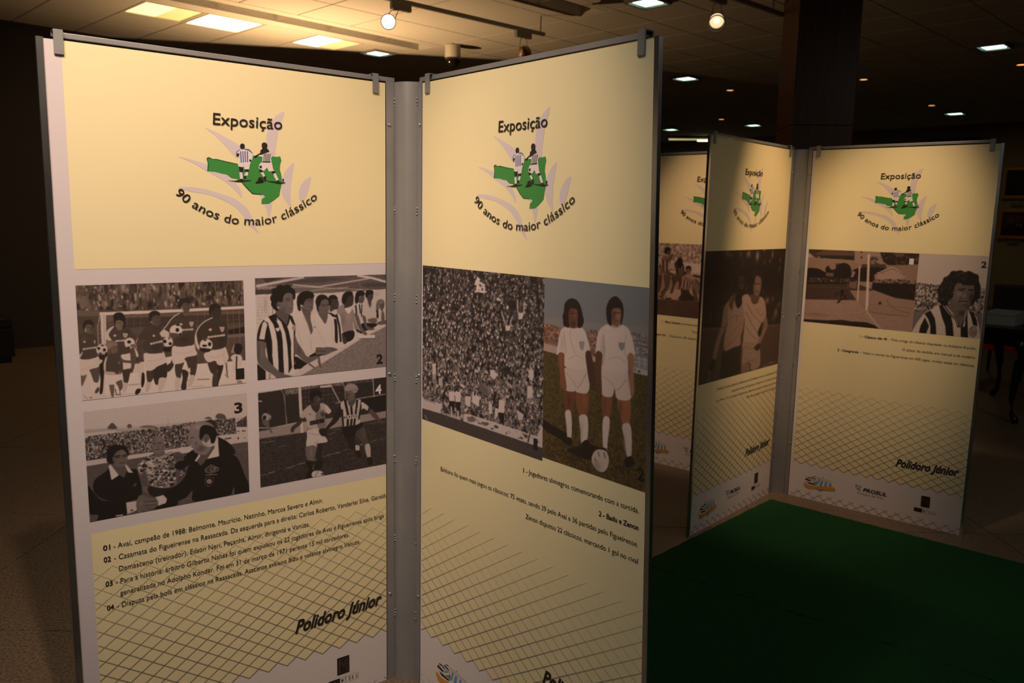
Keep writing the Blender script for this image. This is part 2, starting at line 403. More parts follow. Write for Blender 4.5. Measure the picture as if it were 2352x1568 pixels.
# security camera
sc = empty('security_camera', (-.772, 10.061, HC), 0, 'white dome security camera with a black glass ball hanging from the ceiling', 'camera')
bm = bmesh.new(); lathe(bm, [(0, 0), (.098, 0), (.098, -.02), (.092, -.03), (.092, -.145), (.088, -.15), (0, -.15)], 28); bm_obj('housing', bm, M_['white_metal'], sc, True)
bm = bmesh.new(); lathe(bm, [(.088, -.150), (.092, -.165), (.084, -.205), (.055, -.24), (.02, -.255), (0, -.257)], 28); bm_obj('dome', bm, M_['black'], sc, True)

# ---------------------------------------------------------------- carpet strips
def carpet(name, pts, label):
    """ragged-edged pile strip, 6 mm thick"""
    rnd = random.Random(len(label)); out = []
    for (x0, y0), (x1, y1) in zip(pts, pts[1:]+pts[:1]):
        n = max(2, int(math.hypot(x1-x0, y1-y0)/.02))
        for k in range(n):
            f = k/n; out.append((x0+(x1-x0)*f+rnd.uniform(-.003, .003), y0+(y1-y0)*f+rnd.uniform(-.003, .003)))
    n = len(out); vs = [(x, y, .008) for x, y in out]+[(x, y, .0005) for x, y in out]
    fs = [tuple(range(n))]+[(k+n, (k+1) % n+n, (k+1) % n, k) for k in range(n)]
    o = mesh_obj(name, vs, fs, M_['carpet']); tag(o, label, 'carpet', 'green carpet strips'); return o
c0 = Vector((1.514, 4.602)); da = Vector((-math.cos(math.radians(47.6)), -math.sin(math.radians(47.6)))); db = Vector((math.cos(math.radians(-42.2)), math.sin(math.radians(-42.2))))
def cp(a, b): p = c0+da*a+db*b; return (p.x, p.y)
carpet('green_carpet', [cp(.02, .03), cp(1.305, .0), cp(1.27, 1.0), cp(1.25, 4.2), cp(0, 4.2)][::1], 'dark green carpet strip whose corner tucks into the rear display stand')
carpet('green_carpet', [cp(1.312, .0), cp(2.2, -.10), (-.05, 2.50), (.42, 1.95), (.85, 1.15), cp(3.4, 4.2), cp(1.254, 4.2), cp(1.274, 1.0)], 'dark green carpet strip nearer the camera, in front of a thin seam')

# ---------------------------------------------------------------- bench, table, box, chairs, portraits
bn = empty('bench', (-5.15, 8.35, 0), TH, 'low black upholstered bench against the dark wood wall at the left', 'bench')
box_obj('plinth', (-1.25, -.03, .03, .55, 0, .06), M_['black'], bn)
box_obj('base', (-1.28, 0, 0, .58, .06, .36), M_['darkfab'], bn, .01)
for k in range(2): box_obj('seat_cushion', (-1.28+.64*k+.004, -.64+.64*k-.004, 0, .58, .362, .475), M_['darkfab'], bn, .02)
bn.location = (-5.15, 8.35, 0); 
# console table with cabriole legs
tb = empty('side_table', (4.40, 7.15, 0), math.radians(45.5), 'black lacquered side table with curved cabriole legs at the right edge', 'table')
box_obj('table_top', (-.62, .62, -.27, .27, .755, .785), M_['darkwood'], tb, .008)
bm = bmesh.new()
for q in ((-.56, .56, -.22, -.20), (-.56, .56, .20, .22), (-.56, -.54, -.2, .2), (.54, .56, -.2, .2)): box(bm, *q, .63, .755)
bm_obj('apron', bm, M_['darkwood'], tb)
for sx in (-1, 1):
    for sy in (-1, 1):
        x, y = .53*sx, .19*sy; ux, uy = sx*.7, sy*.7
        bm = bmesh.new()
        tube(bm, [(x, y, .72), (x+ux*.045, y+uy*.045, .62), (x+ux*.04, y+uy*.04, .50), (x+ux*.0, y+uy*.0, .34), (x-ux*.02, y-uy*.02, .18), (x+ux*.0, y+uy*.0, .07), (x+ux*.045, y+uy*.045, .035), (x+ux*.06, y+uy*.06, .0)],
             [.038, .050, .044, .030, .021, .020, .030, .022], 12); bm_obj('leg', bm, M_['darkwood'], tb, True)
wbx = empty('cardboard_box', tb.matrix_basis @ Vector((-.30, -.02, .786)), math.radians(45.5), 'flat white cardboard box lying on the dark side table', 'box')
wbx.location = (4.19, 6.92, .786)
box_obj('body', (-.15, .15, -.11, .11, 0, .085), M_['boxw'], wbx, .002)
box_obj('lid', (-.154, .154, -.114, .114, .085, .11), M_['boxw'], wbx, .002)
def armchair(loc, rz, label):
    t = empty('upholstered_chair', loc, rz, label, 'chair', 'red chairs behind the side table')
    box_obj('seat', (-.28, .28, -.28, .28, .30, .44), M_['redfab'], t, .04)
    bm = bmesh.new(); box(bm, -.27, .27, .22, .30, .46, .98, .03); bm_obj('backrest', bm, M_['darkfab'], t)
    for sx in (-1, 1):
        for sy in (-1, 1):
            bm = bmesh.new(); tube(bm, [(.24*sx, .24*sy, .32), (.25*sx, .25*sy, 0)], [.022, .014], 8); bm_obj('leg', bm, M_['darkwood'], t)
    return t
armchair((5.35, 8.75, 0), math.radians(-50), 'red seated chair seen between the curved table legs')
armchair((6.15, 9.20, 0), math.radians(-50), 'red seated chair at the far right edge behind the side table')
# ---------------------------------------------------------------- flat prints: a small painter for the printed photographs
def homog(src, dst):
    A = []; b = []
    for (x, y), (u, v) in zip(src, dst):
        A.append([x, y, 1, 0, 0, 0, -u*x, -u*y]); b.append(u)
        A.append([0, 0, 0, x, y, 1, -v*x, -v*y]); b.append(v)
    h = np.linalg.solve(np.array(A, float), np.array(b, float)); return np.append(h, 1).reshape(3, 3)
def happly(H, P):
    P = np.asarray(P, float); q = np.c_[P, np.ones(len(P))] @ H.T; return q[:, :2]/q[:, 2:]
def smooth(P, n=5):
    P = np.asarray(P, float); N = len(P); out = []
    for i in range(N):
        p0, p1, p2, p3 = P[i-1], P[i], P[(i+1) % N], P[(i+2) % N]
        for k in range(n):
            t = k/n; out.append(.5*((2*p1)+(-p0+p2)*t+(2*p0-5*p1+4*p2-p3)*t*t+(-p0+3*p1-3*p2+p3)*t**3))
    return np.array(out)
class Art:
    SS = 2
    def __init__(s, w, h, corners, tint=(1, 1, 1), seed=1):
        s.w, s.h = w, h; s.W, s.Hh = w*s.SS, h*s.SS
        s.img = np.ones((s.Hh, s.W, 3))*.5
        s.H = homog(corners, [(0, 0), (s.W, 0), (s.W, s.Hh), (0, s.Hh)])
        c = happly(s.H, [corners[0], (corners[0][0]+10, corners[0][1])]); s.k = math.hypot(*(c[1]-c[0]))/10
        c = happly(s.H, [corners[0], (corners[0][0], corners[0][1]+10)]); s.ky = math.hypot(*(c[1]-c[0]))/10
        s.tint = np.array(tint); s.rng = np.random.RandomState(seed)
    def col(s, c):
        if isinstance(c, str) and c.startswith('#'): return np.array([int(c[i:i+2], 16)/255 for i in (1, 3, 5)])
        t = float(c)/100; w = t; return (t*np.array((1, .985, .985)))*((1-w)*s.tint+w)
    def fill(s, P, c, a=1., mask=False):
        P = np.asarray(P, float)
        x0 = max(int(P[:, 0].min())-1, 0); x1 = min(int(P[:, 0].max())+2, s.W)
        y0 = max(int(P[:, 1].min())-1, 0); y1 = min(int(P[:, 1].max())+2, s.Hh)
        if x1 <= x0 or y1 <= y0: return None
        m = np.zeros((y1-y0, x1-x0+1), np.int32)
        Q = np.roll(P, -1, 0)
        for (ax, ay), (bx, by) in zip(P, Q):
            if ay == by: continue
            if ay > by: ax, ay, bx, by = bx, by, ax, ay
            r0 = max(int(math.ceil(ay-.5)), y0); r1 = min(int(math.ceil(by-.5)), y1)
            if r1 <= r0: continue
            ys = np.arange(r0, r1)+.5; xc = ax+(ys-ay)*(bx-ax)/(by-ay)
            ix = np.clip(np.ceil(xc-.5).astype(int)-x0, 0, x1-x0)
            m[np.arange(r0, r1)-y0, ix] ^= 1
        m = (np.cumsum(m, 1) & 1)[:, :-1].astype(bool)
        if mask: return m, x0, x1, y0, y1
        s.img[y0:y1, x0:x1][m] = s.img[y0:y1, x0:x1][m]*(1-a)+c*a
    def poly(s, c, pts, sm=False):
        P = happly(s.H, pts)
        s.fill(smooth(P) if sm else P, s.col(c))
    def line(s, c, w, pts, sm=False):
        P = happly(s.H, pts)
        if sm and len(P) > 2:
            P = np.array([.5*((2*P[i])+(-P[max(i-1, 0)]+P[i+1])*t+(2*P[max(i-1, 0)]-5*P[i]+4*P[i+1]-P[min(i+2, len(P)-1)])*t*t+(-P[max(i-1, 0)]+3*P[i]-3*P[i+1]+P[min(i+2, len(P)-1)])*t**3)
                          for i in range(len(P)-1) for t in np.linspace(0, 1, 6)])
        h = max(w*(s.k+s.ky)/4, .5); cc = s.col(c)
        for a, b in zip(P, P[1:]):
            d = b-a; L = math.hypot(*d)
            if L < 1e-6: continue
            n = np.array((-d[1], d[0]))/L*h; e = d/L*h*.5
            s.fill([a+n-e, b+n+e, b-n+e, a-n-e], cc)
    def ell(s, c, cx, cy, rx, ry, a=1.):
        t = np.linspace(0, 2*math.pi, 20, endpoint=False)
        s.fill(happly(s.H, np.c_[cx+rx*np.cos(t), cy+ry*np.sin(t)]), s.col(c), a)
    def blob(s, c, al, cx, cy, rx, ry):
        p = happly(s.H, [(cx, cy)])[0]; rx *= s.k; ry *= s.ky
        x0, x1 = max(int(p[0]-2*rx), 0), min(int(p[0]+2*rx)+1, s.W); y0, y1 = max(int(p[1]-2*ry), 0), min(int(p[1]+2*ry)+1, s.Hh)
        if x1 <= x0 or y1 <= y0: return
        X, Y = np.meshgrid(np.arange(x0, x1), np.arange(y0, y1)); g = np.exp(-(((X-p[0])/rx)**2+((Y-p[1])/ry)**2)*1.4)*al
        s.img[y0:y1, x0:x1] = s.img[y0:y1, x0:x1]*(1-g[..., None])+s.col(c)*g[..., None]
    def crowd(s, lo, hi, sx, sy, dens, pts):
        """many small soft ellipses in random tones inside a region"""
        r = s.fill(happly(s.H, pts), None, mask=True)
        if r is None: return
        m, x0, x1, y0, y1 = r; sx *= s.k; sy *= s.ky
        n = int(m.size*dens/(sx*sy*3)); R = s.rng
        cl = [s.col(lo), s.col(hi)]
        for _ in range(n):
            cx = R.randint(0, x1-x0); cy = R.randint(0, y1-y0)
            if not m[cy, cx]: continue
            t = R.rand(); t = t*t*(3-2*t); c = cl[0]*(1-t)+cl[1]*t
            rx = sx*(.4+R.rand()*.8); ry = sy*(.4+R.rand()*.9)
            ax0, ax1 = max(int(cx-rx), 0), min(int(cx+rx)+1, x1-x0); ay0, ay1 = max(int(cy-ry), 0), min(int(cy+ry)+1, y1-y0)
            Y, X = np.ogrid[ay0:ay1, ax0:ax1]
            e = (((X-cx)/rx)**2+((Y-cy)/ry)**2 < 1) & m[ay0:ay1, ax0:ax1]
            s.img[y0+ay0:y0+ay1, x0+ax0:x0+ax1][e] = c
    def grain(s, amp, sc, pts):
        r = s.fill(happly(s.H, pts), None, mask=True)
        if r is None: return
        m, x0, x1, y0, y1 = r; h, w = m.shape
        g = s.rng.rand(h//sc+2, w//sc+2)-.5; g = np.kron(g, np.ones((sc, sc)))[:h, :w]
        v = s.img[y0:y1, x0:x1]; v[m] = np.clip(v[m]*(1+g[m][:, None]*amp*2), 0, 1)
    def run(s, txt):
        for ln in txt.strip().split('\n'):
            ln = ln.strip()
            if not ln or ln[0] == '/': continue
            f = ln.split(); k = f[0]
            P = lambda a: [tuple(map(float, q.split(','))) for q in a]
            if k in 'ps': s.poly(f[1], P(f[2:]), k == 's')
            elif k in 'lc': s.line(f[1], float(f[2]), P(f[3:]), k == 'c')
            elif k == 'e': s.ell(f[1], *map(float, f[2].split(',')))
            elif k == 'b': s.blob(f[1], float(f[2]), *map(float, f[3].split(',')))
            elif k == 'n': s.crowd(f[1], f[2], float(f[3]), float(f[4]), float(f[5]), P(f[6:]))
            elif k == 'g': s.grain(float(f[1]), int(f[2]), P(f[3:]))
    def finish(s, blur=0, grain=.05, gamma=1.0):
        im = s.img.reshape(s.h, s.SS, s.W, 3).mean(1).reshape(s.h, s.w, s.SS, 3).mean(2)
        for _ in range(blur):
            p = np.pad(im, ((1, 1), (0, 0), (0, 0)), 'edge'); im = (p[:-2]+2*p[1:-1]+p[2:])/4
            p = np.pad(im, ((0, 0), (1, 1), (0, 0)), 'edge'); im = (p[:, :-2]+2*p[:, 1:-1]+p[:, 2:])/4
        im = np.clip(im*(1+(s.rng.rand(s.h, s.w, 1)-.5)*grain), 0, 1)
        lin = np.where(im < .04045, im/12.92, ((im+.055)/1.055)**2.4)
        return lin*np.array((.74, .67, .70))*.98+np.array((.014, .011, .011))
ARTS = {}
def art(name, w, h, corners, tint=(1, 1, 1), seed=1, blur=1, grain=.06): 
    def deco(txt): ARTS[name] = (w, h, corners, tint, seed, blur, grain, txt)
    return deco
SEP = (1.12, .95, .80); NEU = (1.03, .97, .97); BRN = (1.25, .93, .75)
art('team', 400, 280, [(43, 119), (2124, 42), (2162, 1303), (128, 1557)], SEP, 1)('''
p 32 0,0 2200,0 2200,1600 0,1600
n 14 46 38 60 2.2 40,110 2130,30 2130,340 1000,400 40,440
n 20 68 16 30 .30 40,110 2130,30 2130,340 1000,400 40,440
b 72 .7 645,150,40,60
b 70 .6 1060,160,45,55
b 70 .7 1235,250,34,22
b 66 .6 1590,310,30,70
b 66 .6 1810,300,60,50
b 74 .8 740,370,18,60
b 10 .8 240,260,50,50
b 9 .9 980,350,50,60
b 10 .8 670,380,50,60
p 40 60,420 360,440 360,560 60,575
p 30 60,500 340,500 330,600 60,620
p 33 400,470 2140,385 2160,1060 1560,1080 430,1150
p 40 430,500 2140,420 2140,480 430,560
p 24 640,520 2140,450 2140,560 640,640
p 11 1930,655 2145,610 2145,690 1930,708
p 46 1930,715 2145,690 2150,730 1930,752
l 44 5 480,500 480,1100
l 44 5 560,495 560,1100
l 46 5 700,480 700,1100
l 46 5 780,480 780,1050
l 46 5 860,480 860,1000
l 48 6 1560,430 1570,1060
l 48 6 1650,430 1660,1060
l 50 6 1930,420 1950,1050
l 50 6 2000,410 2020,1050
l 50 6 2070,405 2090,1040
l 44 4 430,600 2140,520
l 44 4 430,700 900,680
l 44 4 1900,620 2140,600
p 92 300,1010 420,1080 760,1200 800,1080 1270,980 1560,1075 2170,1020 2200,1600 100,1600 100,1100
p 88 95,1040 420,1060 420,1600 100,1600
l 62 14 1400,1290 1500,1270
l 56 16 1565,1268 1710,1262
l 70 8 1490,1360 1640,1345
l 70 8 1850,1330 2150,1300
l 66 12 710,1350 900,1330
l 70 6 400,1495 900,1440
l 88 40 360,470 1081,435 2150,372
l 62 5 360,494 1081,458 2150,392
p 84 358,455 430,470 435,850 375,850
l 55 5 405,480 410,850
l 76 8 352,500 325,620 335,850
l 60 5 330,620 365,612
l 60 5 330,670 368,662
l 60 5 332,720 370,712
l 60 5 334,770 372,762
s 12 345,980 400,1000 412,1100 400,1300 385,1450 350,1452 362,1300 345,1150
s 42 110,1225 185,1225 165,1300 125,1375 112,1300
s 34 225,1160 340,1125 350,1200 335,1310 290,1330 268,1290 240,1210
s 90 240,1240 270,1310 330,1340 320,1400 280,1460 240,1400
l 60 8 150,1490 195,1530
l 40 12 225,1520 255,1510
s 30 290,1440 330,1380 345,1420 310,1460
s 86 95,1030 200,1038 330,1000 345,1060 338,1128 230,1165 180,1228 112,1226
c 72 4 110,1180 200,1140 330,1100
s 27 78,760 120,720 170,700 240,725 300,750 325,800 322,900 316,1000 260,1025 180,1040 100,1022 92,900
b 36 .5 150,780,40,40
c 17 5 200,705 245,750 290,740
s 14 140,650 143,590 180,550 230,545 270,575 282,620 268,650 205,600 168,660 150,662
s 40 165,645 200,602 262,622 268,680 238,718 190,700
b 20 .6 250,660,22,40
l 14 5 190,640 255,640
l 88 8 170,655 180,700
s 82 88,1000 140,940 110,1015
l 80 26 145,912 300,888
l 27 6 175,895 180,925
l 27 6 205,890 210,922
l 27 6 235,885 240,918
l 27 6 265,882 270,914
e 74 160,820,16,14
p 80 275,802 300,802 290,852
s 84 325,1000 385,1035 372,1080 300,1110 290,1090
e 84 378,915,72,72
b 60 .5 390,960,60,26
e 8 340,900,18,18
e 8 410,918,18,20
e 8 358,965,18,12
e 8 385,862,20,9
e 8 432,965,12,20
s 12 345,985 420,975 450,990 400,1010 380,1040 350,1030
s 24 640,1145 735,1150 722,1240 700,1322 655,1325
s 82 640,1330 700,1330 690,1400 650,1450
s 88 620,975 720,945 735,1020 742,1130 690,1150 635,1142
s 28 435,690 470,640 540,612 600,665 650,620 730,660 790,720 802,780 770,790 735,850 740,940 640,970 560,965 540,850 500,790 440,800
s 82 435,780 432,700 470,650 535,618 475,700 468,742 500,790 500,805 470,810
c 16 6 548,610 590,668 650,622
b 18 .5 700,700,30,90
s 46 545,560 640,550 646,610 622,665 590,672 558,640
s 10 530,560 524,490 560,455 620,452 660,490 669,560 662,645 644,640 645,570 592,545 550,565 542,640
l 14 5 560,580 630,576
b 22 .5 630,620,16,30
p 84 640,708 703,708 692,752 672,770 650,752
l 28 5 660,712 664,760
l 28 5 682,712 680,762
e 80 542,738,18,14
l 80 26 555,806 665,796
l 28 5 590,796 592,816
l 28 5 620,793 622,813
s 40 700,850 780,840 792,880 740,895
e 86 725,830,65,68
b 62 .5 740,875,50,26
e 8 718,815,24,20
e 8 710,885,20,12
s 44 735,850 785,842 788,875 750,880
s 88 785,880 830,960 830,1050 800,960
s 86 790,1090 870,1050 905,1110 902,1200 880,1210 855,1380 832,1200 790,1200
s 8 878,1205 906,1205 910,1300 890,1368 870,1360
s 12 795,1430 820,1395 865,1400 842,1450 800,1468
s 42 470,1340 530,1340 527,1480 500,1498
s 38 550,1310 622,1285 638,1350 630,1400 600,1416 582,1370
l 22 10 545,1400 560,1470 600,1470
l 22 8 600,1400 610,1480
s 90 430,1220 610,1215 642,1270 562,1310 540,1345 420,1340 415,1250
s 28 400,1170 405,1080 430,1010 480,968 560,956 610,980 642,1100 635,1180 600,1218 510,1200 430,1182
s 82 405,1180 402,1080 432,1010 448,1000 430,1080 425,1170
s 34 600,980 640,1030 700,1045 790,1045 842,1052 840,1082 700,1075 622,1060
s 26 820,1000 870,1010 872,1060 800,1050
s 74 415,1190 480,1186 545,1190 600,1182 598,1215 470,1230 420,1212
e 30 570,1195,30,24
s 52 425,850 450,812 500,798 560,820 572,862 512,870 482,902 452,900
c 34 5 450,830 500,815 555,835
s 42 485,900 520,860 566,872 578,912 560,952 512,960
l 18 5 540,890 565,892
p 60 582,1060 602,1060 596,1100
s 26 940,1160 1040,1150 1030,1230 985,1312 945,1300
s 19 1020,1170 1150,1060 1190,1100 1180,1250 1100,1258 1080,1332 1040,1325
s 84 1090,1262 1185,1262 1160,1340 1110,1432 1082,1420
s 80 930,1320 990,1318 960,1420 925,1430
s 30 800,830 830,760 880,780 880,870 870,1000 850,1060 815,1050 842,1000 815,910
c 80 8 812,900 803,830 840,750 900,670 975,612
s 88 900,1010 915,950 1050,955 1140,930 1170,1000 1182,1060 1060,1120 1000,1165 930,1152
c 70 5 950,1050 1050,1040 1150,1010
s 26 830,760 880,680 980,603 1060,622 1140,640 1132,930 1110,945 1010,957 930,942 885,860 918,790 860,790
b 16 .5 1050,880,80,60
s 33 995,500 1040,478 1100,480 1106,560 1085,602 1030,612 1000,580
s 13 962,500 975,450 1030,425 1088,440 1103,482 1040,482 1002,512 985,560 970,530
l 88 7 985,560 1012,580
l 12 5 1050,512 1098,508
l 12 5 1055,565 1095,560
c 14 6 1020,612 1060,650 1100,620
l 82 28 985,836 1130,800
l 26 6 1015,815 1020,845
l 26 6 1045,808 1050,838
l 26 6 1075,800 1080,830
e 78 1025,735,16,15
p 80 1092,700 1140,690 1130,760
e 86 1200,808,62,66
e 8 1160,803,22,22
e 8 1228,830,20,18
e 8 1215,765,14,8
s 12 1145,880 1240,868 1225,928 1150,925
s 22 1270,900 1300,880 1270,1100 1200,1180 1190,1100 1240,1050
s 20 1371,1150 1451,1180 1431,1300 1421,1392 1361,1382 1381,1260
s 27 1296,1080 1396,1050 1371,1150 1356,1250 1316,1256 1290,1180
s 26 1411,1000 1551,970 1558,1100 1531,1222 1486,1224 1451,1130 1431,1060
l 88 22 1465,1130 1470,1175
s 82 1476,1222 1531,1226 1511,1310 1466,1362 1446,1350
s 84 1291,1260 1346,1262 1341,1400 1291,1410
s 88 1246,950 1266,860 1381,866 1511,825 1541,900 1553,965 1421,1000 1391,1060 1296,1082 1256,1060
c 70 5 1290,940 1400,950 1520,910
s 26 1156,640 1191,580 1281,490 1351,450 1421,490 1501,470 1541,520 1553,600 1521,700 1516,830 1461,852 1361,866 1281,852 1264,790 1290,740 1171,705
b 15 .5 1400,780,100,60
c 82 14 1106,710 1181,610 1256,510 1345,452
s 84 1101,700 1151,658 1221,700 1211,737 1131,748
s 34 1366,360 1401,320 1466,328 1468,400 1446,442 1401,442 1371,410
s 14 1324,340 1341,290 1391,268 1461,270 1483,310 1466,332 1401,322 1373,352 1346,402 1331,390
l 10 5 1418,350 1462,346
l 8 7 1426,398 1462,396
l 88 8 1368,380 1390,430
c 14 6 1360,450 1410,520 1455,470
l 82 28 1381,658 1506,650
l 26 6 1405,640 1408,672
l 26 6 1435,638 1438,670
l 26 6 1465,636 1468,668
p 84 1463,556 1516,556 1511,602 1491,622 1471,602
l 28 5 1480,560 1484,610
l 28 5 1500,560 1498,612
e 80 1361,590,18,16
e 88 1299,668,78,72
b 66 .5 1320,715,60,26
e 8 1316,660,22,24
e 8 1321,602,22,8
e 8 1351,712,14,16
s 34 1221,700 1301,700 1342,720 1321,746 1231,740
s 24 1696,1045 1811,1035 1821,1130 1776,1200 1731,1180 1701,1110
s 26 1761,1190 1823,1180 1816,1352 1748,1352
s 18 1811,1085 1881,1080 1851,1220 1811,1312 1816,1150
s 88 1641,960 1721,910 1801,895 1896,858 1931,930 1943,1010 1871,1085 1811,1080 1781,1035 1691,1052
c 70 5 1700,980 1800,990 1900,940
c 60 4 1880,960 1900,1060
s 23 1551,690 1581,600 1681,518 1761,500 1831,530 1901,540 1931,600 1933,700 1911,850 1801,897 1751,882 1691,800 1601,850 1561,800
c 84 15 1546,800 1541,730 1571,640 1641,560 1751,502
s 84 1531,740 1548,700 1566,800 1593,880 1571,897 1535,830
b 14 .5 1860,760,50,120
s 21 1726,440 1781,390 1846,385 1853,450 1831,512 1781,522 1741,490
s 12 1704,420 1721,350 1781,328 1846,360 1843,382 1781,390 1731,440 1721,502 1711,460
l 34 7 1730,450 1745,480
l 8 5 1800,425 1850,420
l 82 30 1693,746 1896,716
l 23 6 1725,730 1728,756
l 23 6 1760,725 1763,751
l 23 6 1795,720 1798,746
l 23 6 1830,714 1833,740
p 84 1833,616 1893,616 1888,660 1866,686 1846,660
l 23 5 1852,620 1856,665
l 23 5 1874,620 1872,670
e 82 1721,652,20,17
e 88 1671,840,80,76
e 8 1713,830,20,24
e 8 1656,780,22,10
e 8 1651,850,30,14
s 12 1591,880 1721,890 1701,926 1621,922
l 55 16 1911,1060 1926,1200
l 20 8 1920,1060 1936,1240
l 55 14 1905,1200 1940,1245
s 88 1971,990 2021,950 2101,970 2111,1050 2091,1110 1991,1150 2001,1050
l 16 20 2045,975 2040,1130
s 10 2001,860 2041,820 2101,830 2113,890 2071,952 2021,930
s 60 1975,930 2000,850 2020,830 2010,900 2020,930
e 62 2080,1290,34,22
''')
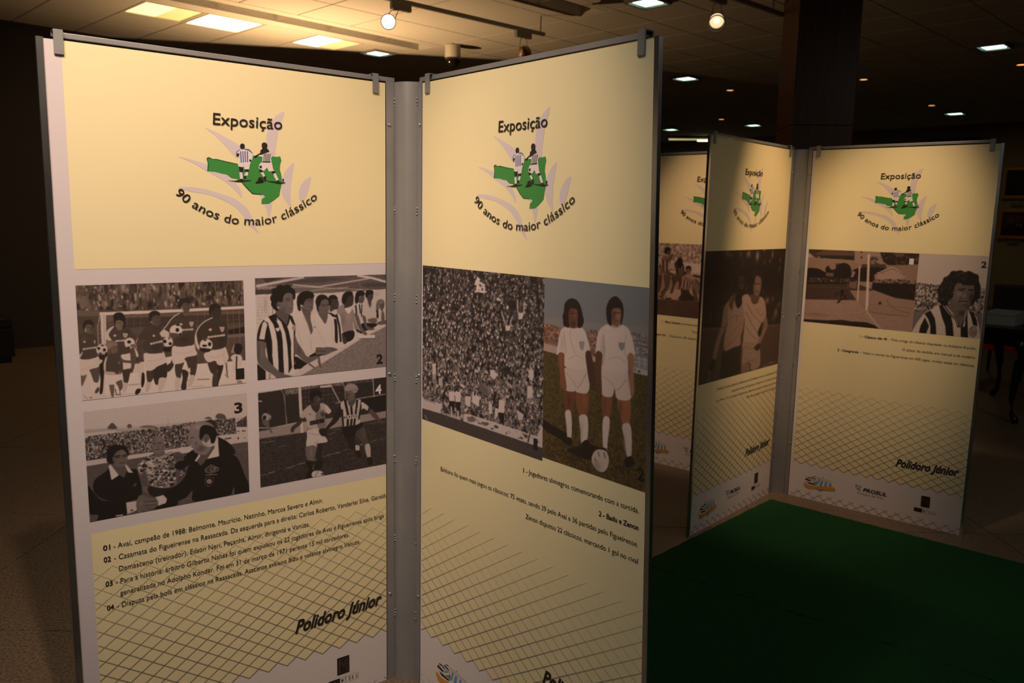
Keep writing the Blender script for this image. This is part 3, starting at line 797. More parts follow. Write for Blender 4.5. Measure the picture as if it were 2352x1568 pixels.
art('dugout', 330, 250, [(30, 122), (1835, 58), (1835, 1330), (72, 1532)], NEU, 2, 1)('''
p 88 0,0 1900,0 1900,1600 0,1600
p 84 700,330 1840,280 1840,700 700,700
b 70 .5 1700,330,60,40
b 60 .4 950,350,80,30
p 38 30,120 1840,55 1840,262 1600,285 1100,320 560,332 35,352
g .25 3 30,120 1840,55 1840,262 1100,320 35,352
p 26 35,290 260,285 260,332 35,355
p 24 130,132 420,112 200,190
p 30 330,195 900,105 1300,120 900,185
p 30 1500,190 1840,175 1840,225 1560,240
p 44 560,240 1300,260 1100,315 580,320
l 80 34 60,232 400,165 700,108
l 60 8 60,255 400,185 720,118
l 74 20 560,212 900,236
l 72 26 915,238 1250,180 1600,118
l 86 34 1450,80 1640,110 1840,165
l 66 12 600,330 900,280 1320,240
l 66 10 1100,320 1500,275
l 84 7 35,245 700,240 1300,262 1840,280
l 66 14 70,265 300,260
l 60 4 70,360 80,900
l 60 4 100,360 105,780
l 60 4 130,360 135,700
l 60 4 160,360 165,690
l 60 4 190,360 195,680
l 60 4 220,360 225,640
l 60 3 38,400 262,395
l 60 3 38,440 262,435
l 60 3 38,480 262,475
l 60 3 38,520 280,515
l 60 3 40,560 290,555
l 60 3 42,600 300,595
l 60 3 44,640 240,640
l 60 3 46,690 180,690
l 60 3 50,740 140,740
b 62 .5 180,470,30,110
l 60 14 276,340 282,620
s 82 1700,540 1760,570 1742,700 1712,690 1690,600
s 8 1700,545 1725,545 1730,660 1706,650
s 36 1750,470 1812,460 1806,522 1770,562
s 46 1698,480 1722,420 1770,403 1812,430 1812,460 1762,452 1742,540 1702,552
c 62 5 1715,470 1745,430 1790,425
s 42 1780,560 1810,600 1812,700 1770,690
s 42 1720,720 1840,690 1840,742 1730,756
s 82 1510,470 1570,428 1650,448 1692,540 1700,640 1580,672 1540,642 1530,560
c 60 4 1580,450 1615,530 1650,460
s 9 1500,740 1700,740 1690,780 1560,840 1500,830
s 26 1575,370 1600,328 1656,335 1652,400 1620,432 1582,422
s 30 1585,420 1635,420 1618,520
s 9 1550,340 1568,288 1610,275 1652,285 1662,332 1602,340 1572,385 1556,370
s 44 1585,682 1690,660 1712,700 1690,735 1600,718
s 84 1380,500 1440,462 1520,480 1532,560 1502,640 1492,780 1440,702 1398,612
s 36 1448,440 1480,372 1536,360 1532,430 1500,462
s 8 1408,410 1425,320 1470,287 1530,298 1545,330 1530,354 1472,370 1452,440 1432,470 1415,455
l 8 22 1420,492 1432,612
l 8 18 1470,480 1485,600
l 8 14 1505,480 1500,640
s 42 1402,615 1450,622 1502,780 1582,890 1530,892 1450,782
s 40 1510,640 1555,650 1580,770 1682,810 1620,832 1556,800
s 60 1160,570 1240,480 1300,520 1380,550 1402,640 1382,740 1388,840 1330,882 1250,882 1222,740
b 46 .6 1240,700,50,120
b 70 .5 1320,640,40,60
s 90 1268,530 1362,540 1322,606
s 56 1380,560 1410,700 1472,850 1440,862 1396,780
s 23 1278,430 1320,370 1386,350 1388,440 1370,492 1300,522 1262,520
s 8 1228,410 1248,340 1305,298 1368,305 1378,348 1315,378 1292,440 1260,480 1232,450
s 8 1240,880 1388,840 1392,940 1300,992
l 8 26 1440,830 1500,870
s 88 1060,600 1150,598 1205,640 1222,780 1232,992 1140,1002 1120,800 1090,660
s 8 1120,690 1162,720 1172,1000 1134,990 1124,850
l 8 28 1155,620 1195,780 1214,990
s 8 1028,600 1090,600 1165,648 1120,652
s 24 1230,870 1302,990 1250,1018
s 25 1072,470 1110,410 1168,410 1190,478 1172,540 1122,552 1070,580
b 44 .5 1165,480,14,30
s 9 1040,400 1068,358 1130,350 1166,380 1170,408 1102,412 1082,470 1068,500 1045,470
s 88 845,650 905,600 962,680 1012,740 1032,608 1110,660 1132,800 1142,1000 1240,1000 1242,1040 1170,1102 1040,1062 1000,1072 960,900 900,740
c 68 5 1095,700 1090,900 1130,1000
c 72 4 960,900 1010,1000
s 40 905,590 1032,600 1006,746 950,680
s 42 915,520 950,430 1012,412 1046,440 1060,540 1032,602 960,602 920,582
b 76 .5 1045,570,14,30
s 8 868,440 895,370 955,345 1020,365 1046,420 1002,408 952,430 932,480 912,520 915,590 890,560 880,500
l 14 6 930,488 1052,480
e 26 990,490,30,16
e 26 1042,484,14,14
e 60 1000,486,10,6
l 26 6 1000,560 1035,560
s 42 860,1080 1000,1080 1080,1140 1010,1180 870,1170
l 22 10 870,1120 1010,1130
s 7 590,1200 740,1290 775,1320 612,1368
s 7 870,1180 980,1170 900,1200
s 87 555,612 650,565 702,640 760,600 800,598 862,640 902,740 962,860 1022,1062 982,1078 900,1002 872,960 866,1130 782,1188 720,1150 642,1000 588,880 572,700
c 66 5 800,895 806,1050 832,1182
c 70 4 600,700 640,900 690,1040
c 72 5 840,700 890,820 980,1010
l 20 10 845,790 865,795
s 42 690,480 740,400 836,398 838,470 830,550 800,582 740,560 700,522
s 36 668,505 740,560 802,588 790,642 720,652
s 40 705,600 790,590 802,700 832,830 800,892 770,780
c 78 6 700,650 760,780 800,880
s 7 612,440 622,370 670,318 740,297 805,305 848,350 832,402 762,402 712,450 702,490 660,490 668,560 635,568 616,500
l 10 9 755,430 828,418
l 22 6 780,455 825,450
l 24 7 790,520 825,518
l 28 5 820,450 826,490
s 42 985,1075 1080,1068 1172,1095 1168,1120 1082,1138 1010,1122
l 18 5 1080,1100 1160,1112
p 7 780,1190 860,1145 882,1180 802,1212
s 44 352,450 420,400 470,328 542,328 576,400 562,440 562,500 552,590 510,614 460,602 400,560 360,522
b 30 .6 420,560,40,50
b 56 .5 510,480,22,60
s 36 355,540 460,602 502,620 506,700 470,762 400,702 318,620
s 90 218,660 312,615 402,700 470,765 502,690 512,618 560,650 592,720 586,900 582,1200 602,1360 520,1452 370,1462 250,1302 200,1100 190,990 65,960 100,780 150,700
p 7 218,655 312,612 345,700 370,800 400,870 418,1000 425,1200 438,1435 365,1405 360,1250 345,1000 322,860 290,760
p 90 320,690 385,745 430,860 410,880 375,800
p 7 400,730 470,765 500,850 532,1000 532,1200 546,1350 500,1432 498,1250 482,1050 455,880
p 7 508,640 545,640 590,760 580,800 535,720
p 7 568,800 590,780 584,1200 592,1330 572,1290
p 7 180,755 215,745 246,860 272,1000 276,1200 292,1332 222,1262 190,1050 178,985
p 7 152,698 222,745 200,860 178,975 192,1015 62,988 68,900 100,780
p 88 168,715 208,758 185,860 168,972 92,962 118,840 140,745
c 7 22 312,622 400,712 470,775 505,690 512,625
p 90 310,815 372,800 376,835 350,866
c 7 5 310,815 350,866 376,835
e 88 562,805,24,44
e 60 562,805,14,30
s 7 570,1320 600,1300 612,1368 580,1372
e 42 348,485,26,36
e 30 352,490,12,20
s 6 262,440 266,350 310,272 400,232 490,226 556,268 590,340 585,410 560,400 545,335 470,325 425,390 410,452 352,448 328,498 358,560 322,570 282,530 258,490
e 6 300,300,40,40
e 6 380,250,50,35
e 6 480,240,50,30
e 6 560,310,30,40
e 6 275,400,30,50
l 10 10 458,410 510,405
l 10 8 545,400 575,396
l 12 8 475,432 520,434
l 30 6 545,430 562,492
l 22 9 512,540 550,546
l 56 5 520,560 545,562
s 42 62,992 190,1012 182,1110 202,1220 330,1370 440,1440 552,1470 480,1492 330,1497 200,1402 80,1292 58,1100
b 26 .5 90,1150,20,120
b 58 .4 130,1150,20,100
s 42 580,900 622,1000 700,1120 760,1200 900,1190 932,1240 922,1330 862,1352 800,1322 740,1290 620,1180 580,1150
b 24 .5 640,1120,30,80
l 18 6 840,1290 930,1260
l 18 6 850,1310 900,1330
l 56 6 860,1230 925,1240
p 84 555,1470 720,1320 930,1210 1170,1105 1480,950 1640,850 1832,745 1835,800 1480,962 960,1290 660,1465
p 56 655,1468 960,1292 1480,962 1835,778 1835,1335
n 38 70 4 4 2.0 655,1468 960,1292 1480,962 1835,778 1835,1335
s 42 920,1190 935,1260 950,1350 920,1330 900,1260 
l 42 24 780,1300 850,1350
p 92 1440,905 1682,893 1686,938 1452,944
l 20 5 1452,948 1686,942
l 84 20 1400,920 1450,890
s 88 185,1402 330,1497 185,1525
l 12 4 235,1440 232,1512
l 12 4 250,1445 246,1512
p 8 66,1302 185,1402 185,1522 74,1532
''')
art('handshake', 390, 280, [(30, 232), (1990, -33), (2025, 1165), (120, 1552)], NEU, 3, 1)('''
p 84 0,-60 2100,-60 2100,1600 0,1600
p 78 40,440 900,370 1400,320 1990,260 1990,600 60,700
p 70 40,460 300,430 500,430 700,420 1000,395 1000,430 50,492
s 34 325,430 350,380 380,360 412,385 432,430
l 34 5 380,430 382,400
e 38 583,395,28,26
s 46 705,412 780,382 892,392 892,408
s 36 1612,265 1650,225 1722,240 1738,292 1650,292
s 40 1480,292 1530,265 1572,292
l 60 5 1045,300 1045,400
p 82 50,490 420,450 420,560 50,580
p 26 50,570 100,545 370,490 700,450 1000,405 1350,345 1600,310 1850,285 1872,462 1650,492 1300,620 1000,655 850,690 62,812
n 6 78 9 13 2.6 50,560 100,525 370,480 700,440 1000,392 1350,330 1600,300 1850,272 1872,462 1650,492 1300,620 1000,660 850,700 62,812
p 24 1868,330 1990,245 1995,382 1870,382
n 12 50 8 12 2 1868,330 1990,245 1995,382 1870,382
p 84 1870,385 1995,380 1998,455 1870,462
l 20 12 1880,430 1900,440
l 20 14 1935,430 1975,430
p 82 1640,495 1998,455 2002,560 1700,610
l 14 16 1730,530 1800,520
l 14 16 1885,510 1890,530
l 30 10 1960,515 1975,515
p 82 60,818 850,700 1300,625 1320,690 860,745 68,885
l 12 9 62,815 850,698 1300,620
p 36 70,885 860,745 2005,560 2030,1200 100,1600
g .18 2 70,885 860,745 2005,560 2030,1200 100,1600
l 50 6 1880,660 2000,650
s 5 1640,520 1660,515 1752,560 1832,640 1842,712 1650,682
s 16 1500,325 1560,300 1612,330 1628,410 1572,372
s 44 740,1130 822,1120 832,1190 782,1192
s 13 832,1110 1132,1090 1060,1200 902,1240 822,1200
s 56 682,900 700,830 760,790 872,720 932,760 1012,720 1100,700 1132,800 1142,1000 1132,1100 992,1132 832,1102 802,1000 772,930 722,980
n 8 88 26 14 2.6 682,900 700,830 760,790 872,720 932,760 1012,720 1100,700 1132,800 1142,1000 1132,1100 992,1132 832,1102 802,1000 772,930 722,980
s 30 1190,980 1240,900 1270,930 1200,1020 1150,1100
n 8 80 16 10 2 1180,960 1240,890 1270,930 1200,1000
s 42 878,690 992,680 1002,730 940,762 890,742
p 74 890,760 940,765 1000,735 1000,755 900,790
s 48 852,640 846,570 880,522 942,508 986,540 1002,620 992,690 942,722 882,702
b 30 .5 870,560,16,50
b 60 .5 935,550,30,20
b 26 .4 985,640,14,40
l 10 8 868,606 908,600
l 10 8 928,596 968,590
l 26 6 918,610 925,650
l 14 7 888,672 952,666
s 5 160,1100 190,1030 300,950 345,915 375,1042 460,985 525,1012 560,935 662,910 692,980 722,1080 737,1200 690,1262 560,1302 400,1302 250,1262 168,1182
s 36 420,870 525,865 530,1000 480,965
s 43 380,770 415,690 480,668 540,688 562,760 552,840 512,882 450,888 400,862 378,822
b 24 .6 400,820,22,50
b 60 .4 500,730,30,30
s 5 315,760 318,690 360,640 440,622 530,638 572,690 568,760 545,710 500,678 440,700 402,745 382,800 396,842 352,850 318,822
l 8 12 405,762 476,750
l 8 11 500,748 548,738
l 8 9 420,776 470,772
l 8 8 508,762 545,756
l 26 8 500,770 512,806
b 60 .5 508,790,10,10
l 14 8 465,842 528,834
l 54 5 475,855 520,850
p 86 338,880 362,858 462,988 375,1045
p 84 532,862 548,855 632,955 570,952
p 30 630,1105 660,1068 680,1090 645,1128
s 4 92,1130 150,1180 250,1280 400,1300 552,1298 562,1370 560,1442 540,1462 230,1532 220,1462 108,1432
c 16 5 120,1200 200,1270 300,1310
p 84 548,1312 682,1290 702,1330 672,1402 565,1452
b 66 .5 600,1430,50,14
e 22 617,1402,17,9
p 70 425,1462 520,1450 510,1475 430,1480
s 44 672,1300 712,1222 800,1240 902,1265 932,1310 918,1350 862,1392 760,1402 682,1392
l 16 6 760,1300 912,1290
l 16 6 770,1345 905,1335
l 16 6 780,1380 870,1375
b 62 .4 720,1320,30,30
l 60 5 770,1320 900,1312
n 12 70 10 8 1.6 680,1405 860,1395 860,1430 680,1440
p 86 895,1242 1010,1210 1036,1270 1022,1332 932,1347 930,1290
p 38 1340,1160 1372,1292 1142,1342 1250,1240
g .3 2 1340,1160 1372,1292 1142,1342 1250,1240
s 6 932,1346 1142,1282 1142,1342 900,1392
s 5 1130,850 1200,790 1330,680 1402,700 1382,780 1282,860 1200,912 1140,892
s 34 1108,740 1160,705 1222,740 1228,802 1130,792
l 14 5 1120,760 1215,765
s 84 1180,655 1222,630 1242,670 1322,655 1312,692 1232,712 1190,702
s 5 1300,850 1380,800 1440,858 1520,770 1658,742 1662,660 1780,700 1880,760 1942,900 1982,1000 2024,1080 2027,1165 1852,1197 1842,1090 1800,1200 1370,1292 1340,1160 1250,1250 1040,1320 1035,1260 1000,1200 1150,1100 1250,990
c 14 5 1420,900 1500,1000 1530,1180
p 38 1836,1100 1846,1195 1806,1200
s 36 1430,702 1500,660 1602,620 1522,760 1442,855 1428,780
s 54 1296,480 1310,420 1360,350 1450,323 1540,338 1602,400 1542,470 1462,520 1450,560 1482,620 1562,640 1502,720 1430,722 1362,692 1342,640 1320,592 1288,560 1310,520
b 74 .6 1400,390,70,40
b 28 .7 1440,650,80,50
b 26 .5 1380,590,20,30
s 6 1420,480 1440,390 1510,368 1602,400 1627,470 1602,572 1562,582 1542,500 1490,478 1462,520 1430,545
s 42 1464,530 1502,478 1542,500 1532,552 1490,582
b 20 .6 1502,530,12,22
s 50 1300,540 1268,572 1282,612 1328,600
l 8 9 1310,528 1352,518
l 14 7 1318,630 1352,636
p 86 1645,515 1657,742 1515,777 1602,640
p 84 1418,715 1432,742 1385,812 1365,800
p 24 1492,900 1560,845 1652,882 1650,912 1560,952 1490,930
l 74 6 1492,900 1560,845 1652,882 1650,912 1560,952 1490,930 1492,900
l 78 7 1585,875 1558,880 1560,925 1588,922
l 78 7 1600,920 1600,882 1628,880
l 78 6 1602,900 1620,898
l 60 5 1510,900 1512,925
l 78 8 1492,970 1636,962
l 56 6 1495,1005 1540,992 1590,1000 1590,1060 1535,1108 1490,1070 1495,1005
e 66 1540,1045,32,28
l 30 5 1520,1030 1560,1060
l 30 5 1520,1060 1560,1030
''')
art('tackle', 320, 240, [(10, 245), (1740, 28), (1742, 1205), (55, 1542)], NEU, 4, 1)('''
p 20 0,0 1800,0 1800,1600 0,1600
p 84 0,200 350,180 560,160 560,110 0,140
p 82 0,205 340,170 340,215 0,268
p 17 12,272 330,215 1745,25 1745,510 1400,560 600,720 20,800
g .25 3 12,272 330,215 1745,25 1745,510 1400,560 600,720 20,800
p 46 370,212 552,178 552,262 382,290
n 18 70 8 8 2 370,212 552,178 552,262 382,290
p 46 600,170 1160,98 1170,150 860,170 600,215
n 18 72 8 8 2 600,170 1160,98 1170,150 860,170 600,215
p 30 1200,95 1560,48 1560,95 1200,140
n 10 50 8 8 2 1200,95 1560,48 1560,90 1200,120
l 60 12 330,215 372,300 388,500 402,690
l 36 6 345,215 420,690
l 84 30 858,170 990,160
l 44 4 610,260 1120,190
l 44 4 610,320 1130,250
l 44 4 615,380 1130,300
l 44 4 615,440 1130,360
l 44 4 1000,440 1140,420
l 44 4 650,200 660,520
l 44 4 700,195 700,420
l 44 4 900,180 890,420
l 44 4 960,180 960,440
l 44 4 1020,200 1030,480
l 44 4 1080,330 1090,480
l 80 14 990,130 1050,250 1120,380
l 72 10 1160,100 1185,200 1195,340
l 76 14 1565,50 1580,350
l 82 10 1060,392 1400,320 1745,260
p 8 1400,340 1745,275 1745,480 1540,530
p 62 20,795 400,692 600,655 1000,592 1400,548 1745,490 1745,580 1000,735 600,800 30,888
l 80 12 25,735 200,735 400,690 560,655
l 40 5 30,880 600,795 1000,730
l 84 42 576,180 590,450 615,820
p 70 640,640 670,650 672,760 645,770
p 18 30,888 600,800 1000,735 1745,580 1750,1210 55,1545
n 10 34 5 6 1.6 30,888 600,800 1000,735 1745,580 1750,1210 55,1545
g .4 2 30,888 600,800 1000,735 1745,580 1750,1210 55,1545
l 66 7 60,935 150,928
l 66 7 170,918 250,912
l 60 5 290,992 400,968
l 70 7 60,1385 140,1358
l 70 9 160,1350 255,1322
l 70 8 400,1280 520,1240
l 70 8 545,1225 660,1198
l 72 9 770,1165 810,1145
l 70 7 900,1118 1050,1070
l 72 9 1060,1070 1130,1048
l 66 6 1170,1030 1225,1015
l 74 9 1385,955 1430,945
l 70 7 1530,912 1620,880
l 62 6 1650,885 1740,850
l 62 6 960,820 1060,780
l 62 6 1010,750 1140,742
l 60 5 1510,665 1730,630
e 12 112,500,26,22
s 68 70,580 90,545 130,532 190,560 195,600 160,630 80,630
s 12 90,570 130,580 110,630 80,620
l 40 12 130,535 195,570 165,620
s 40 80,630 162,640 175,720 215,792 192,802 150,730 88,690
s 24 30,680 80,630 60,670
l 80 16 15,370 68,376
l 76 6 30,790 100,765
s 22 580,582 635,600 582,690 520,740 492,792 460,782 470,720 540,660
s 20 935,520 970,528 1032,560 1012,592 960,572
s 44 670,968 802,968 800,1050 762,1182 700,1182 662,1080
b 60 .5 730,1060,20,80
s 15 818,938 937,918 902,1060 872,1182 812,1182 812,1050
l 42 8 915,950 880,1120
s 8 670,1180 772,1190 760,1292 720,1302 690,1262
s 8 800,1178 890,1178 862,1292 790,1292
l 60 8 770,1220 755,1290
s 6 660,1402 700,1308 762,1300 742,1382 700,1412
s 84 690,765 830,738 862,790 942,872 942,922 820,942 812,988 760,962 670,975 678,850
c 56 6 700,800 800,820 860,800
c 50 6 780,920 812,970 820,900
s 74 640,480 730,418 800,522 852,398 932,410 1000,490 995,512 930,522 902,600 932,720 830,742 690,722 668,620 640,582 632,602 580,582 610,522
s 50 812,522 902,480 922,600 925,720 840,742 800,640 790,560
s 84 930,418 1002,490 970,537 935,512
s 20 735,400 820,418 852,400 842,480 800,522 740,460
b 36 .5 850,460,20,30
s 28 745,350 790,295 852,288 862,340 847,400 820,422 770,432 738,402
b 56 .6 830,330,18,40
b 10 .6 760,370,20,40
s 6 718,330 722,250 780,213 852,228 872,280 856,312 800,288 762,330 748,380 725,352
l 8 6 800,320 856,316
l 14 6 815,385 845,382
p 9 715,642 905,598 912,652 720,695
l 66 6 745,650 748,680
l 66 6 790,640 795,670
l 66 6 835,630 840,660
p 26 858,522 920,515 902,580 870,572
l 50 4 880,525 882,570
l 26 8 705,540 730,550
e 86 822,1358,82,58
l 20 6 790,1392 810,1340 835,1320
l 20 5 770,1310 850,1305
e 16 885,1350,16,12
s 12 838,752 940,738 932,832 870,832
s 13 1130,400 1148,520 1082,640 1002,710 940,762 928,730 1000,640 1060,530
s 34 1500,492 1532,460 1602,520 1652,590 1702,672 1660,652 1622,622 1560,572
s 12 1180,800 1322,828 1312,930 1342,1022 1310,1042 1250,982 1208,900
s 30 1338,770 1430,700 1490,860 1512,962 1450,972 1402,902 1348,850
b 44 .5 1440,800,26,80
s 80 1330,958 1382,970 1378,1032 1338,1047
s 78 1455,965 1522,948 1532,1122 1490,1122
s 7 1322,1042 1390,1035 1402,1102 1370,1127
s 7 1494,1125 1552,1130 1552,1212 1500,1222
s 6 1160,710 1390,645 1422,700 1342,770 1312,832 1202,852 1158,780
s 80 1128,400 1180,348 1240,380 1272,442 1332,338 1412,348 1502,410 1522,450 1502,492 1430,460 1388,520 1372,600 1402,640 1342,682 1202,702 1160,702 1148,580 1138,480
l 7 34 1188,352 1228,540 1225,700
l 7 32 1272,440 1282,560 1270,690
l 7 30 1352,345 1345,430 1310,690
l 7 26 1148,480 1165,700
l 7 24 1410,355 1395,470 1372,600
l 7 24 1420,352 1500,410 1520,440 1505,490
p 84 1398,370 1495,430 1470,478 1410,430
p 80 1165,562 1362,530 1367,592 1170,612
l 8 9 1180,570 1182,602
l 8 9 1212,564 1214,600
l 8 9 1244,560 1246,594
l 8 9 1276,556 1278,590
l 8 9 1308,552 1310,584
l 8 9 1340,545 1342,580
l 8 6 1180,585 1200,583
l 8 6 1244,575 1262,573
l 8 6 1276,558 1292,556
c 70 6 1320,480 1350,460 1360,500 1325,500
s 32 1240,352 1322,310 1332,360 1272,442 1230,390
s 42 1200,240 1240,218 1302,240 1322,290 1292,352 1240,362 1205,310
b 16 .6 1215,290,20,40
b 56 .4 1270,270,20,30
s 62 1183,212 1198,150 1260,120 1332,138 1367,190 1342,242 1310,252 1270,220 1210,226
c 82 5 1210,180 1260,150 1320,165
c 36 5 1280,210 1330,220 1350,180
l 12 6 1205,265 1270,272
l 20 6 1225,328 1260,330
''')
_cr = []
art('crowd', 300, 420, [(18, 33), (992, 128), (988, 1565), (15, 1268)], NEU, 5, 1)('@crowd')
art('pair', 250, 470, [(20, 5), (768, 80), (738, 1556), (12, 1316)], NEU, 6, 1)('''
p #7f8b93 0,0 800,0 800,500 0,500
p #848c90 0,230 800,300 800,460 0,460
p #8f9292 0,300 800,370 800,500 0,500
p #8d6a58 18,345 60,345 140,372 122,500 18,482
n #5c3c30 #c09a84 9 8 2 18,345 60,345 140,372 122,500 18,482
p #846a5e 325,400 400,395 400,580 340,560
n #5c3c30 #b89a8a 9 8 2 325,400 400,395 400,580 340,560
p #7d8184 620,400 768,432 765,580 640,565
n #5e5a58 #b0b0ae 9 7 2 620,400 768,432 765,580 640,565
n #5a4a44 #8a7a74 8 14 1 340,385 400,380 400,400 340,410
n #5a5250 #807a78 8 14 1 640,395 768,430 768,450 640,425
l #9aa0a4 5 640,440 768,465
l #9aa0a4 5 640,470 768,495
l #9aa0a4 5 640,500 768,522
p #c2aea0 18,485 122,512 118,568 16,535
p #93979a 645,565 765,590 760,672 650,650
l #c0c4c4 5 650,580 760,605
l #c0c4c4 5 650,610 760,632
l #c0c4c4 5 690,570 690,650
l #c0c4c4 5 730,580 730,660
p #c4c0b8 650,648 760,676 756,716 652,692
n #3c3c3c #c4c0b8 7 12 1.2 660,660 740,685 740,705 660,680
p #bdb8ae 345,575 390,582 388,620 350,612
p #544c26 15,540 360,612 420,620 660,692 760,716 740,1560 10,1320
n #3e3818 #6c5f30 5 8 1.8 15,540 360,612 420,620 660,692 760,716 740,1560 10,1320
b #2a2410 .6 250,1330,260,60
b #3a2c12 .5 120,1120,120,40
b #2a2410 .6 620,1390,90,50
b #4a3a1c .5 400,1480,340,70
n #3a2e14 #7c6434 5 9 1.0 10,1020 740,1180 740,1560 10,1320
s #20180c 15,1040 80,1080 200,1150 215,1225 120,1170 14,1100
s #241c0e 340,1215 420,1250 380,1330 230,1290 200,1250
s #7a4a32 168,828 242,835 226,960 207,985 175,980
s #8a583c 248,840 336,840 327,1000 302,1016 268,1000
b #4a2a1a .5 200,900,16,60
b #b07c58 .4 310,900,16,60
s #e2d8d2 173,980 214,984 218,1166 190,1172 182,1080
s #e2d8d2 273,1010 330,1016 329,1182 290,1216 280,1100
b #a8a0a0 .5 290,1100,10,80
s #241a14 180,1168 218,1174 218,1228 188,1216
s #241a14 285,1215 330,1180 352,1240 300,1274
s #ded2ca 168,662 325,668 336,832 255,838 242,808 238,832 175,822 163,740
c #b0a49e 4 180,700 230,760 250,800
c #a89c96 4 320,700 280,780 255,810
s #e4dad3 108,560 130,420 160,370 250,363 300,380 332,460 347,542 315,552 326,668 170,652 165,562 112,567
b #b6aca6 .5 150,480,16,80
c #b8aea8 5 160,400 175,520 168,560
c #c0b6b0 4 190,600 250,570 300,600
c #b4aaa4 4 210,380 205,440 240,560
s #8c5c42 120,566 162,562 166,680 182,800 166,828 140,790 133,700
s #50362a 315,552 350,545 377,680 382,782 360,812 343,770 325,660
b #a47456 .5 140,620,10,40
s #8a5a42 204,342 252,342 252,372 206,372
s #1e1412 156,340 160,250 170,190 212,158 260,180 288,250 297,330 286,366 256,362 257,250 205,235 194,300 200,366 170,362
e #1e1412 165,290,14,30
e #1e1412 290,320,12,30
s #6c4638 196,250 225,232 256,245 257,310 240,366 212,368 197,320
b #a47860 .6 240,270,12,30
b #34201a .7 226,340,16,22
l #2a1814 5 205,265 252,268
p #8a8e98 270,470 306,470 301,520 290,536 275,512
l #d8d0cc 3 283,474 286,524
l #d8d0cc 3 295,474 294,520
s #8a5c42 434,850 502,870 487,1012 465,1032 440,1012
s #a06c4c 540,885 629,880 626,1062 600,1078 568,1040
b #5a3826 .5 560,950,14,80
b #5a3826 .4 450,920,12,60
s #e2d8d2 439,1028 486,1030 471,1202 466,1268 440,1232
s #dcd2cc 574,1070 633,1075 637,1292 606,1292 590,1180
b #b0a6a4 .5 590,1200,10,90
s #241a14 420,1235 462,1242 462,1278 432,1268
s #241a14 590,1320 636,1292 652,1352 600,1374
s #ded2ca 430,665 612,685 637,872 540,882 520,810 500,867 428,842
c #b0a49e 4 440,720 500,770 520,810
c #a89c96 4 600,740 560,800 525,820
s #e4dad3 385,545 405,400 470,343 520,360 575,348 630,400 662,562 610,570 613,687 430,667 430,557 388,552
b #b0a6a0 .6 435,520,14,100
c #b4aaa4 5 440,420 450,540 435,640
c #bab0aa 4 470,600 540,580 600,620
c #bab0aa 4 600,420 590,520 610,600
c #b0a6a0 6 480,352 525,368 565,352
s #64442f 388,550 432,558 426,680 430,842 405,822 388,700
s #a87a5c 612,570 652,565 652,700 657,832 635,862 625,760
b #6a4a36 .5 620,700,8,90
s #1e1512 463,300 462,220 490,160 530,143 570,185 582,240 577,300 562,350 555,250 505,235 498,300 497,352 475,340
s #8c6250 500,240 530,226 562,238 566,290 546,356 515,352 500,300
b #c09880 .5 545,280,12,40
b #3c2820 .6 510,290,10,50
l #2a1a16 5 510,262 560,262
l #50342a 4 525,318 550,318
p #7c8088 546,475 590,475 584,520 568,536 552,515
l #d8d0cc 3 560,478 562,528
l #d8d0cc 3 576,478 575,526
s #d8cec4 420,1248 462,1262 481,1320 470,1380 440,1412 400,1400 364,1350 362,1300 385,1258
b #8a8078 .5 395,1370,34,50
l #4a4440 5 405,1265 415,1300
l #4a4440 5 445,1270 455,1310
l #4a4440 4 380,1310 395,1340
''')
